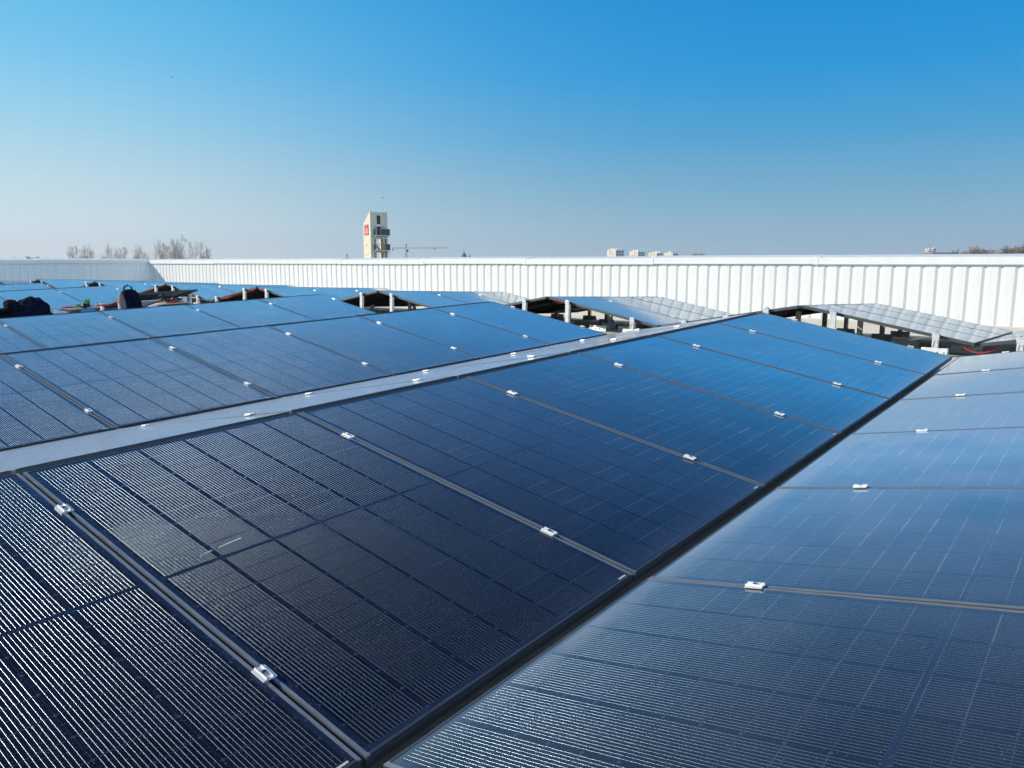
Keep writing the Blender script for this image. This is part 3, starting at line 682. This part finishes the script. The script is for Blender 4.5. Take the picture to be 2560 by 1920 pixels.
plier('crimping_tool', gear(4.49, 9.66, zb) @ Matrix.Rotation(2.7, 4, 'Z'), 'small red tool lying at the right end of the glove board', 'tool', M['red'])
# backpack
def backpack(mw):
    t = empty('backpack', None, 'navy backpack with mauve side pocket standing behind the third dark row', 'backpack')
    b = MB(); bb = b.bm; rings = []
    for zz, w_, d_ in ((0.0, 0.15, 0.09), (0.03, 0.175, 0.11), (0.2, 0.18, 0.115), (0.4, 0.168, 0.105), (0.52, 0.145, 0.085), (0.58, 0.10, 0.055), (0.60, 0.05, 0.03)):
        r = []
        for q in range(28):
            a = 2 * math.pi * q / 28; c, s_ = math.cos(a), math.sin(a)
            px = math.copysign(abs(c) ** 0.55, c) * w_; py = math.copysign(abs(s_) ** 0.6, s_) * d_
            k = 1 + 0.03 * noise.noise(Vector((px * 9, py * 9, zz * 7)))
            r.append(bb.verts.new((px * k, py * k, zz)))
        rings.append(r)
    for a, c in zip(rings, rings[1:]):
        for q in range(28): bb.faces.new([a[q], a[(q + 1) % 28], c[(q + 1) % 28], c[q]])
    bb.faces.new(rings[0][::-1]); bb.faces.new(rings[-1]); b.build('body', M['navy'], t, True)
    MB().blob((0.0, -0.115, 0.17), (0.13, 0.05, 0.15), 3, 0.06, 2, 31).build('front_pocket', M['navy'], t, True)
    MB().blob((0.0, -0.095, 0.40), (0.12, 0.04, 0.09), 3, 0.06, 2, 32).build('top_pocket', M['navy'], t, True)
    MB().blob((-0.15, -0.02, 0.34), (0.055, 0.085, 0.21), 3, 0.12, 2, 33).build('side_panel', M['mauve'], t, True)
    MB().blob((-0.165, -0.04, 0.12), (0.04, 0.07, 0.13), 3, 0.12, 2, 34).build('side_pocket', M['grey'], t, True)
    MB().tube([(-0.07, 0.02, 0.575), (-0.06, 0.02, 0.64), (0, 0.02, 0.665), (0.06, 0.02, 0.64), (0.07, 0.02, 0.575)], 0.012, 8).build('handle', M['cloth'], t, True)
    for s in (-1, 1): MB().tube([(s * 0.06, -0.155, 0.05), (s * 0.062, -0.178, 0.17), (s * 0.06, -0.15, 0.33), (s * 0.05, -0.12, 0.5)], 0.008, 6).build('strap', M['cloth'], t, True)
    for s in (-1, 1): MB().box(s * 0.08 - .022, s * 0.08 + .022, -0.176, -0.160, 0.235, 0.245).build('buckle', M['grey'], t)
    t.matrix_basis = mw
backpack(gear(4.93, 9.45, RH + 0.02) @ Matrix.Rotation(0.12, 4, 'Z'))
# grey strip of folded cloth leaning at the left of the backpack
o = MB().prism([(-0.03, 0), (0.035, 0), (0.0, 0.38), (-0.02, 0.40)], -0.006, 0.006, 'y').build('aluminium_strip', M['alud']); place(o, gear(4.72, 9.35, RH + 0.02)); tag(o, 'short aluminium strip leaning against the left side of the backpack', 'metal strip')
# second board, cable bundle, red pliers
t2 = MB().box(-0.25, 0.25, -0.16, 0.16, 0, 0.018, bev=0.003).build('plywood_board', M['wood']); place(t2, gear(5.62, 9.5, -0.135)); tag(t2, 'plywood board on a black box right of the backpack, under the black cables', 'board')
tbox('tool_box', 0.44, 0.28, 0.34, M['black'], gear(5.62, 9.5, RH), 'black tool box right of the backpack beneath the cable board', 'tool box')
cb_ = MB(); rnd = random.Random(5)
for q in range(5):
    pts = []; r = rnd.uniform(0.05, 0.1); c = (rnd.uniform(-.05, .05), rnd.uniform(-.04, .04)); ph = rnd.uniform(0, 6)
    for j in range(15):
        a = ph + j * 0.5; pts.append((c[0] + r * math.cos(a), c[1] + r * 0.8 * math.sin(a), 0.02 + 0.05 * abs(math.sin(a * 0.5 + q)) + 0.02 * q))
    cb_.tube(pts, 0.007, 6)
cb_.tube([(-0.45, 0, -0.05), (-0.25, 0.02, 0.0), (-0.1, 0, 0.04), (0.05, 0, 0.09), (0.12, 0, 0.12)], 0.012, 6)
o = place(cb_.build('cable_coil', M['black'], None, True), gear(5.52, 9.45, -0.117)); tag(o, 'tangled coil of black cable on the right-hand plywood board', 'cable')
plier('pliers', gear(5.72, 9.40, -0.117) @ Matrix.Rotation(0.1, 4, 'Z') @ Matrix.Scale(1.3, 4), 'red handled pliers beside the black cable coil', 'pliers', M['red'])
dr = empty('cordless_drill', None, 'grey and black cordless drill on the right-hand board', 'drill')
MB().tube([(-0.09, 0, 0.06), (0.02, 0, 0.06), (0.06, 0, 0.06), (0.10, 0, 0.06)], [0.032, 0.034, 0.022, 0.012], 14).build('body', M['dgrey'], dr, True)
MB().box(-0.075, -0.03, -0.02, 0.02, -0.05, 0.05, bev=0.006).build('grip', M['black'], dr); MB().box(-0.09, 0.0, -0.032, 0.032, -0.085, -0.05, bev=0.005).build('battery', M['black'], dr)
dr.matrix_basis = gear(5.74, 9.56, -0.113) @ Matrix.Rotation(1.45, 4, 'X') @ Matrix.Translation((0, 0.034, 0))
heap('paper_sack', [((0, 0, 0.06), (0.14, 0.11, 0.07), 41), ((0.05, 0, 0.1), (0.08, 0.07, 0.05), 42), ((-0.08, 0, 0.03), (0.09, 0.08, 0.05), 43)], M['sheet'], gear(5.22, 9.38, -0.27), 'white film bag between the backpack and the right-hand board', 'bag', 0.012, 0.02)
tbox('crate', 0.36, 0.3, 0.2, M['dgrey'], gear(5.23, 9.55, RH), 'dark crate right behind the backpack beneath the white bag', 'crate')
# loose panel propped across trestles behind the gear
lp = copy_tree(PANEL); tag(lp, 'lone solar panel of the unfinished row, its underside open above the tools', 'solar panel')
lp.matrix_basis = panel_matrix(1, 5, 3, 'B')
put_post(1, 5 * PITCHW - 0.02, 3, 'B', False, 'short post at the low corner of the lone panel, right of the gloves', 'posts of the unfinished row')
put_post(1, 5 * PITCHW - 0.02, 3, 'B', True, 'tall post of the lone panel, hidden right behind the backpack', 'posts of the unfinished row')
put_post(1, 6 * PITCHW + 0.02, 3, 'B', True, 'tall post at the right end of the lone panel above the tools', 'posts of the unfinished row')
cb(1, 3, 'B', 5 * PITCHW + 0.03, (0.5, 0.6, 0.7, 0.95), 'red cable clipped under the low corner of the lone panel', 0.02, 0.006)
def tube_pack(mw, label):
    o = MB().box(-0.3, 0.3, -0.1, 0.1, 0, 0.12, bev=0.01).build('cardboard_carton', M['blue'] if False else M['grey'])
    place(o, mw); return tag(o, label, 'carton')
tube_pack(gear(5.5, 10.1, -0.22), 'grey carton of rails in the shade under the loose panel')
o = MB().box(-0.3, 0.3, -0.14, 0.14, 0, 0.25, bev=0.01).build('packing_case', M['dgrey']); place(o, gear(5.5, 10.12, RH)); tag(o, 'dark packing case holding up the grey carton behind the cables', 'case')
o = MB().box(-0.06, 0.06, -0.03, 0.03, 0, 0.40, bev=0.004).build('metal_plate', M['alu']); place(o, gear(6.2, 10.15, RH)); tag(o, 'bright upright metal plate standing at the right of the black cables', 'metal plate')
o = MB().box(-0.35, 0.5, -0.02, 0.02, 0, 0.04).build('loose_rail', M['alu']); place(o, gear(4.9, 9.15, -0.24) @ Matrix.Rotation(0.03, 4, 'Z')); tag(o, 'long aluminium rail lying in the valley by the backpack', 'rail')
for n_, x in enumerate((4.6, 4.95, 5.35)):
    o = MB().box(-0.05, 0.05, -0.05, 0.05, 0, -RH - 0.2405, bev=0.004).build('spacer_block', M['dgrey']); place(o, gear(x, 9.15 + 0.03 * (x - 4.9), RH)); tag(o, f'dark block under the loose rail, {("left", "middle", "right")[n_]} one', 'block')
# ------------------------------------------------------------------ far away: helpers (pixel of the photograph and distance -> point)
def far(u, v, Y):
    x = (u - 1280) / F; y = (v - 960) / F
    d = Vector((x, math.cos(PITCH) - y * math.sin(PITCH), -math.sin(PITCH) - y * math.cos(PITCH)))
    return Vector((0, 0, HC)) + d * (Y / d.y)
# fire brigade training tower
TD = 200.0; SC = 4.72
def zf(v, Y=TD): return far(940, v, Y).z
tb = far(928, 640, TD); tb.z = 0
La = Vector((-0.545, 0.838, 0)); Lb = Vector((0.838, 0.545, 0))
TM = frame_mat(tb, Lb, La, UP)                      # local x along the shaded face, y along the sunlit face
tw = empty('training_tower', TM, 'tall narrow concrete tower with slanted top and red sign beyond the wall', 'tower')
px = 0.1268                                         # metres of shaded face per picture pixel
top = zf(527); low = zf(560)
b = MB(); b.prism([(0, 0), (SC, 0), (SC, low), (SC - .15, low + .25), (0, top)], 0, 0.35, 'x').build('side_wall', M['concrete'], tw)
b = MB(); b.prism([(0.01, 0), (SC, 0), (SC, zf(598)), (SC, low), (0.01, top - .1)], SC - 0.3, SC, 'x').build('side_wall', M['concrete'], tw)
fr_ = MB()
Z = [zf(v) for v in (529, 538, 560, 566, 588, 597, 625, 631, 648)]
x1, x2 = 14 * px, 22 * px
fr_.box(0.35, x1, 0.0, 0.3, Z[4], Z[0] - .05); fr_.box(x2, SC - 0.3, 0.0, 0.3, Z[4], Z[0] - .05)
fr_.box(x1, x2, 0.0, 0.3, Z[1], Z[0] - .05); fr_.box(x1, x2, 0.0, 0.3, Z[3], Z[2])
fr_.box(0.35, SC - 0.3, 0.0, 0.3, Z[5], Z[4]); fr_.box(0.35, SC - 0.3, 0.0, 0.3, Z[7], Z[6])
fr_.box(0.35, 0.95, 0.001, 0.3, 0, Z[5]); fr_.box(SC - 1.25, SC - 0.95, 0.001, 0.3, 0, Z[5])
fr_.build('front_wall', M['concrete'], tw)
MB().box(x1, x2, 0.35, 0.45, Z[2], Z[1]).build('window', M['dark'], tw)
MB().box(x1, x2, 0.35, 0.45, Z[4], Z[3]).build('door', M['dark'], tw)
fl = MB()
for z_ in (Z[4] - 0.25, Z[6] - 0.2): fl.box(0.35, SC - 0.3, 0.3, SC, z_, z_ + 0.2)
fl.prism([(0.3, Z[0] - .1), (SC, low - .1), (SC, low - .3), (0.3, Z[0] - .35)], 0.35, SC - 0.3, 'x')
fl.build('floor_slab', M['concrete'], tw)
MB().box(0.36, 1.5, SC - 0.3, SC - 0.01, Z[5], low - 0.4).build('back_wall', M['concrete'], tw)
MB().box(1.5, SC - 1.3, SC - 0.3, SC - 0.01, 0, Z[4]).build('back_wall', M['concrete'], tw)
st = MB()
st.prism([(0.9, Z[5] - 0.2), (1.15, Z[5] - 0.2), (3.3, Z[6]), (3.05, Z[6])], 1.2, 2.2, 'y'); st.prism([(0.9, Z[7]), (1.15, Z[7]), (3.3, Z[8] - 1), (3.05, Z[8] - 1)], 1.2, 2.2, 'y')
st.build('stair_flight', M['concrete'], tw)
for n_, (za, zb_) in enumerate(((Z[4], zf(572)), (Z[6], zf(610)))):
    bal = MB().box(0.9, SC + 0.12, -1.15, 0.0, za - 0.22, za).build('balcony', M['concrete'], tw)
    r = MB(); ze = zb_
    for q in range(9):
        xx = 0.95 + (SC - 0.9) * q / 8; r.box(xx - .02, xx + .02, -1.15, -1.11, za, ze)
    r.box(2.2 if n_ == 0 else 3.6, SC + .1, -1.14, -1.10, za + 0.05, ze - .1)
    r.box(0.9, SC + .1, -1.16, -1.08, ze - .08, ze); r.box(SC + .04, SC + .1, -1.15, 0, za, ze); r.box(0.9, 0.98, -1.15, 0, za, ze)
    r.build('railing', M['rail'], bal)
can = MB(); can.tube([(1.2, -0.1, Z[3] - 1.0), (1.4, -0.6, Z[3] - 0.1), (1.7, -0.8, Z[3]), (3.6, -0.8, Z[3] - 0.15), (3.9, -0.6, Z[3] - 0.9)], 0.05, 6); can.box(1.3, 3.6, -0.8, 0, Z[3], Z[3] + 0.06); can.build('canopy', M['alud'], tw)
an = MB().tube([(31 * px * .98, 0.6, zf(531)), (31 * px, 0.6, zf(505)), (30.3 * px, 0.6, zf(491))], [0.06, 0.045, 0.03], 6).build('antenna', M['alud'], tw)
MB().tube([(30.3 * px - .12, 0.6, zf(494)), (30.3 * px, 0.6, zf(491.5)), (30.3 * px + .16, 0.6, zf(490))], [0.06, 0.14, 0.04], 6).build('wind_vane', M['slate'], an)
# sign on the sunlit face; local y measured from the corner
def ys(u): return (926.5 - u) / 24.5 * SC
sy0, sy1, sz0, sz1 = ys(920), ys(907), zf(586.5), zf(560.5)
sg = MB().box(-0.14, -0.02, sy0, sy1, sz0, sz1).build('sign', M['sign'], tw)
def text(body, size, mw, m, parent, name, ex=0.01, sx=1):
    c = bpy.data.curves.new(name, 'FONT'); c.body = body; c.size = size; c.extrude = ex; c.align_x = 'CENTER'; c.align_y = 'CENTER'
    tmp = bpy.data.objects.new('tmp', c); COL.objects.link(tmp); bpy.context.view_layer.update()
    me = bpy.data.meshes.new_from_object(tmp.evaluated_get(bpy.context.evaluated_depsgraph_get())); bpy.data.objects.remove(tmp)
    o = link(name, me, m, parent); o.matrix_basis = mw @ Matrix.Diagonal((sx, 1, 1, 1)); return o
FM = lambda y, z_: frame_mat(Vector((-0.155, y, z_)), Vector((0, -1, 0)), UP, Vector((-1, 0, 0)))
o = text('18', 1.9, FM((sy0 + sy1) / 2 - 0.1, sz0 + 0.85), M['paint'], sg, 'number', 0.02, 0.95)
hsn = MB(); hsn.tube([(-0.16, sy1 - 0.75, sz0 + 1.25), (-0.16, sy1 - 1.0, sz0 + 1.75), (-0.16, sy1 - 1.35, sz0 + 2.2), (-0.16, sy0 + 0.45, sz0 + 2.45)], [0.16, 0.13, 0.15, 0.22], 8)
hsn.build('emblem', M['paint'], sg)
for n_, v_ in enumerate((611, 636)): MB().box(-0.04, 0.01, ys(913.2), ys(912), zf(v_ + 2.5), zf(v_ - 2.5)).build('slot_window', M['sign'], tw)
MB().tube([(SC + 0.02, 0.1, zf(631)), (SC + 0.5, 0.1, zf(631.5)), (SC + 0.85, 0.1, zf(633))], [0.08, 0.12, 0.04], 6).build('lamp_arm', M['alud'], tw)
# tower crane
CD = 500.0; q = CD * 0.99 / F
cb0 = far(1016, 640, CD); cb0.z = 0
cr = empty('tower_crane', Matrix.Translation(cb0), 'thin faded orange tower crane with long horizontal jib right of the tower', 'crane')
zj = far(1016, 622, CD).z; zt_ = far(1016, 610, CD).z; zm = far(1016, 629, CD).z
def lattice(m, a, b_, w_, n_, r=0.05):
    a, b_ = Vector(a), Vector(b_); d = (b_ - a).normalized(); u = d.orthogonal().normalized(); v = d.cross(u); c = [u + v, u - v, -u - v, -u + v]
    for s in c: m.tube([a + s * w_ / 2, b_ + s * w_ / 2], r * 1.3, 4)
    for i in range(n_):
        for k in range(4):
            p = a.lerp(b_, i / n_) + c[k] * w_ / 2; q_ = a.lerp(b_, (i + 1) / n_) + c[(k + 1) % 4] * w_ / 2; m.tube([p, q_], r, 3)
m = MB(); lattice(m, (0, 0, 0), (0, 0, zj), 1.0, 26, 0.05); m.build('mast', M['crane'], cr)
m = MB(); lattice(m, (0, 0, zj + .4), ((1122 - 1016) * q, 0, zj + 0.7), 0.6, 34, 0.025); m.build('jib', M['crane'], cr)
m = MB(); lattice(m, (0, 0, zj + .4), ((984 - 1016) * q, 0, zj + .4), 0.6, 10, 0.035); m.build('counter_jib', M['crane'], cr)
MB().box((981 - 1016) * q, (984.5 - 1016) * q, -.6, .6, zj - 1.3, zj + 0.6).build('counterweight', M['concrete'], cr)
m = MB(); lattice(m, (0, 0, zj + .7), (0, 0, zt_), 0.6, 4, 0.07); m.build('tower_head', M['crane'], cr)
MB().tube([(0, 0, zt_), ((1070 - 1016) * q, 0, zj + 1)], 0.02, 4).build('tie_rod', M['crane'], cr)
MB().tube([(0, 0, zt_), ((988 - 1016) * q, 0, zj + .8)], 0.02, 4).build('tie_rod', M['crane'], cr)
MB().box(0.3, 1.3, -.5, .5, zj - 1.9, zj - 0.5, bev=0.05).build('cab', M['dgrey'], cr)
MB().box((1087 - 1016) * q - .6, (1087 - 1016) * q + .6, -.3, .3, zj - 0.3, zj + 0.1).build('trolley', M['dgrey'], cr)
# spires
def spire(u, vt, vb, wpx, Y, label, fin):
    s = Y / F; base = far(u, 650, Y); zt1 = far(u, vt, Y).z; zb1 = far(u, vb, Y).z; r = wpx * s / 2
    t = empty('church_spire', Matrix.Translation((base.x, base.y, 0)), label, 'spire', 'slate spires on the horizon')
    MB().tube([(0, 0, 0), (0, 0, zb1)], [r * .9, r * .9], 8).build('shaft', M['block'], t)
    MB().tube([(0, 0, zb1), (0, 0, zb1 + (zt1 - zb1) * .12), (0, 0, zb1 + (zt1 - zb1) * .6), (0, 0, zt1)], [r * 1.08, r * .9, r * .42, r * .06], 8).build('spire_roof', M['slate'], t)
    MB().tube([(0, 0, zt1 - .5), (0, 0, zt1 + fin)], 0.12 * r / 2, 4).build('finial', M['slate'], t)
spire(1160, 630, 646, 21, 600, 'wide green slate church spire showing over the wall', 2.2)
spire(1174, 637, 647, 8, 600, 'small slim slate turret right of the wide green spire', 1.5)
spire(868, 633, 641, 5, 900, 'tiny dark needle spire left of the concrete tower', 3.0)
# tower blocks
def hlm(u0, um, u1, vt, Y, label, seed, brown=False):
    s = Y / F * 1.0; zt1 = far(um, vt, Y).z; base = far(um, 650, Y)
    al = 0.66                                        # angle of the lit face
    wl = (um - u0) * s / math.sin(al); wr = (u1 - um) * s / math.cos(al)
    dl = Vector((-math.sin(al), math.cos(al), 0)); dr_ = Vector((math.cos(al), math.sin(al), 0))
    t = empty('tower_block', frame_mat(Vector((base.x, base.y, 0)), dr_, dl, UP), label, 'tower block', 'tower blocks on the horizon')
    MB().box(0, wr, 0, wl, 0, zt1).build('walls', M['block'], t)
    rnd = random.Random(seed)
    for fl_ in range(5):
        z1 = zt1 - 1.6 - fl_ * 2.9
        for j in range(4):
            if rnd.random() < .2: continue
            yy = wl * (0.24 + 0.17 * j); MB().box(-0.06, -0.01, yy - .6, yy + .6, z1 - 1.3, z1).build('window', M['blockw'], t)
        for j in range(3):
            xx = wr * (0.19 + 0.31 * j); MB().box(xx - wr * .13, xx + wr * .13, -0.06, -0.01, z1 - 2.1, z1).build('window', M['glassblue'], t)  # windows enlarged in dark blue to paint in this face's shade
    m = MB()
    for j in range(5):
        xx, yy = rnd.uniform(1, wr - 1), rnd.uniform(1, wl - 1); h_ = rnd.uniform(.8, 2.2); m.box(xx - .8, xx + .8, yy - .8, yy + .8, zt1, zt1 + h_)
    for j in range(4):
        xx, yy = rnd.uniform(0, wr), rnd.uniform(0, wl); m.tube([(xx, yy, zt1), (xx, yy, zt1 + rnd.uniform(1.5, 3.5))], 0.12, 4)
    m.build('roof_plant', M['paint'], t)
hlm(1520.5, 1539, 1562, 624, 900, 'cream tower block with roof aerials, largest and leftmost of four', 1)
hlm(1577, 1594.5, 1614.5, 628, 960, 'second cream tower block from the left of the row of four', 2)
hlm(1625, 1641.5, 1659.5, 632, 1020, 'third cream tower block from the left of the row of four', 3)
hlm(1665, 1681.5, 1698, 632, 1080, 'rightmost tower block of the four, with a white dome on its roof', 4)
hlm(2314, 2320, 2326, 623.5, 1500, 'pale slim block far right, left one of a pair before the trees', 5)
hlm(2328, 2331, 2342, 621, 1500, 'pale wider block far right, right one of a pair before the trees', 6)
# low dark sheds far right
def shed(u0, u1, vt, Y, label):
    a = far(u0, 650, Y); b_ = far(u1, 650, Y); z1 = far(u0, vt, Y).z
    t = empty('low_shed', Matrix.Translation((a.x, Y, 0)), label, 'shed'); w_ = b_.x - a.x
    MB().box(0, w_, 0, 20, 0, z1 - 1.2).build('walls', M['blockw'], t)
    MB().prism([(-.3, z1 - 1.2), (20.3, z1 - 1.2), (15, z1), (5, z1)], -0.3, w_ + .3, 'x').build('roof', M['blockw'], t)
shed(2332, 2372, 630, 700, 'low brown shed roof just right of the pale far blocks')
shed(1722, 1762, 638.5, 900, 'low dark roof right of the four tower blocks')
# ------------------------------------------------------------------ bare trees
def bare_tree(seed, h, spread, levels=5, fork=3, up=0.55, first_h=0.25, thick=0.012, rmin=0.02):
    rnd = random.Random(seed); trunk = MB(); crown = MB()
    def grow(m, p, d, L, r, lev):
        pts = [p]; rad = [r]; n = 3
        for i in range(n):
            d = (d + Vector((rnd.gauss(0, .12), rnd.gauss(0, .12), rnd.gauss(0.04, .05) + 0.05 * up))).normalized()
            p = p + d * L / n; pts.append(p); rad.append(max(rmin, r * (1 - 0.35 * (i + 1) / n)))
        m.tube(pts, rad, 5 if lev < 2 else 3)
        if lev >= levels: return
        k = fork + (1 if rnd.random() < .5 else 0)
        for j in range(k):
            a = rnd.uniform(0, 2 * math.pi); u = d.orthogonal().normalized(); v = d.cross(u)
            sp = rnd.uniform(0.3, 0.75) * spread
            nd = (d + (u * math.cos(a) + v * math.sin(a)) * sp + UP * up * 0.3).normalized()
            q_ = pts[-1] if j < 2 else pts[rnd.randint(1, len(pts) - 1)]
            grow(crown, q_, nd, L * rnd.uniform(0.6, 0.82), r * 0.6, lev + 1)
    grow(trunk, Vector((0, 0, 0)), UP.copy(), h * first_h, h * thick, 0)
    bpy.context.view_layer.update()
    for m in (crown,):
        zs = max(v.co.z for v in m.bm.verts); s_ = h / zs
    for m in (trunk, crown):
        bmesh.ops.scale(m.bm, vec=(s_, s_, s_), verts=m.bm.verts)
    return trunk.mesh('trunk'), crown.mesh('crown')
PT = [bare_tree(s, 16.0, sp, 7, 2, upp, 0.22, 0.013, 0.015) for s, sp, upp in ((1, 1.05, 0.55), (2, 1.2, .5), (3, .95, .7), (9, 1.1, .6), (12, 1.3, .45))]
BT = [bare_tree(s, 14.0, 1.1, 6, 3, 0.35, 0.22, 0.014, 0.03) for s in (4, 5)]
def tree(u, vt, Y, proto, wide, label, m, group):
    base = far(u, 650, Y); z1 = far(u, vt, Y).z; s = z1 / (16.0 if proto in PT else 14.0)
    t = empty('bare_tree', Matrix.Translation((base.x, base.y, 0)) @ Matrix.Rotation(u * 1.7, 4, 'Z') @ Matrix.Diagonal((s * wide, s * wide, s, 1)), label, 'tree', group)
    for n_, me in zip(('trunk', 'crown'), proto):
        o = link(n_, me, None, t)
        if not me.materials: me.materials.append(m)
LT = [(203, 612, 0.75), (219, 614, .6), (238, 608, 0.8), (266, 614, .6), (284, 606, 0.85), (321, 615, .7), (345, 614, .7), (367, 609, 0.75), (392, 602, 0.8), (407, 597, 0.85), (425, 606, 0.7), (443, 600, 0.8), (463, 592, .8), (478, 584, 1.0), (507, 602, 0.9), (524, 625, 0.6)]
TW = ['first', 'second', 'third', 'fourth', 'fifth', 'sixth', 'seventh', 'eighth', 'ninth', 'tenth', 'eleventh', 'twelfth', 'thirteenth', 'fourteenth', 'fifteenth', 'sixteenth']
for i, (u, v, wd_) in enumerate(LT):
    ex = ', tallest of all' if v == 584 else ''
    tree(u, v, 150 + (i * 37 % 5) * 4, PT[(i * 3) % 5], wd_ * 0.66, f'slender leafless tree above the shaded wall, {TW[i]} from the left{ex}', M['bark'], 'bare trees beyond the left wall')
RT = [(2388, 628, 1.0), (2410, 622, 1.1), (2432, 614, 1.3), (2455, 613, 1.4), (2477, 622, 1.1), (2500, 618, 1.1), (2520, 611, 1.3), (2541, 608, 1.3), (2562, 602, 1.4)]
for i, (u, v, wd_) in enumerate(RT):
    tree(u, v, 260 + (i * 23 % 4) * 8, BT[i % 2], wd_, f'brown bushy leafless tree at the far right, {TW[i]} from the left', M['bark2'], 'bare trees beyond the right of the wall')
for i, (u, v) in enumerate(((32, 640.5), (58, 639), (74, 640), (104, 640), (118, 641))):
    tree(u, v, 420, BT[i % 2], 1.0, f'tiny distant treetop at the far left edge, {TW[i]} from the left', M['bark2'], 'distant treetops at the left')
tree(1741, 628, 700, BT[0], 1.1, 'round pale leafless treetop right of the four tower blocks', M['bark2'], None)
for nm in DROP:                                    # the small type label only shows on the right-facing slopes
    for g_ in [q for q in bpy.data.objects[nm].children if q.name.startswith('sticker')]: bpy.data.objects.remove(g_)
# bird
bd = empty('bird', Matrix.Translation(far(431, 193, 60)) @ Matrix.Scale(0.6, 4), 'tiny dark bird alone in the upper left sky', 'bird')
MB().tube([(-.16, 0, 0), (-.08, 0, 0.01), (0.02, 0, 0.01), (0.1, 0, 0.02), (0.15, 0, 0.01)], [0.01, 0.035, 0.045, 0.03, 0.006], 8).build('body', M['black'], bd, True)
for s in (-1, 1): MB().prism([(-0.06, 0), (0.05, 0), (0.02, s * 0.16), (-0.05, s * 0.3)], 0.01, 0.022, 'z').build('wing', M['black'], bd)

# ------------------------------------------------------------------ thin winter haze round the whole scene
hb = MB().box(-2500, 2500, -400, 2500, -1.0, 80.0)
hm = bpy.data.materials.new('thin_haze'); hm.use_nodes = True; ht = hm.node_tree; ht.nodes.clear()
ho = ht.nodes.new('ShaderNodeOutputMaterial'); pv = ht.nodes.new('ShaderNodeVolumePrincipled')
pv.inputs['Color'].default_value = (0.78, 0.88, 1.0, 1); pv.inputs['Density'].default_value = 0.00022; pv.inputs['Anisotropy'].default_value = 0.2
ht.links.new(pv.outputs[0], ho.inputs['Volume'])
tag(hb.build('haze', hm), 'thin bluish haze over the distant skyline', kind='stuff')
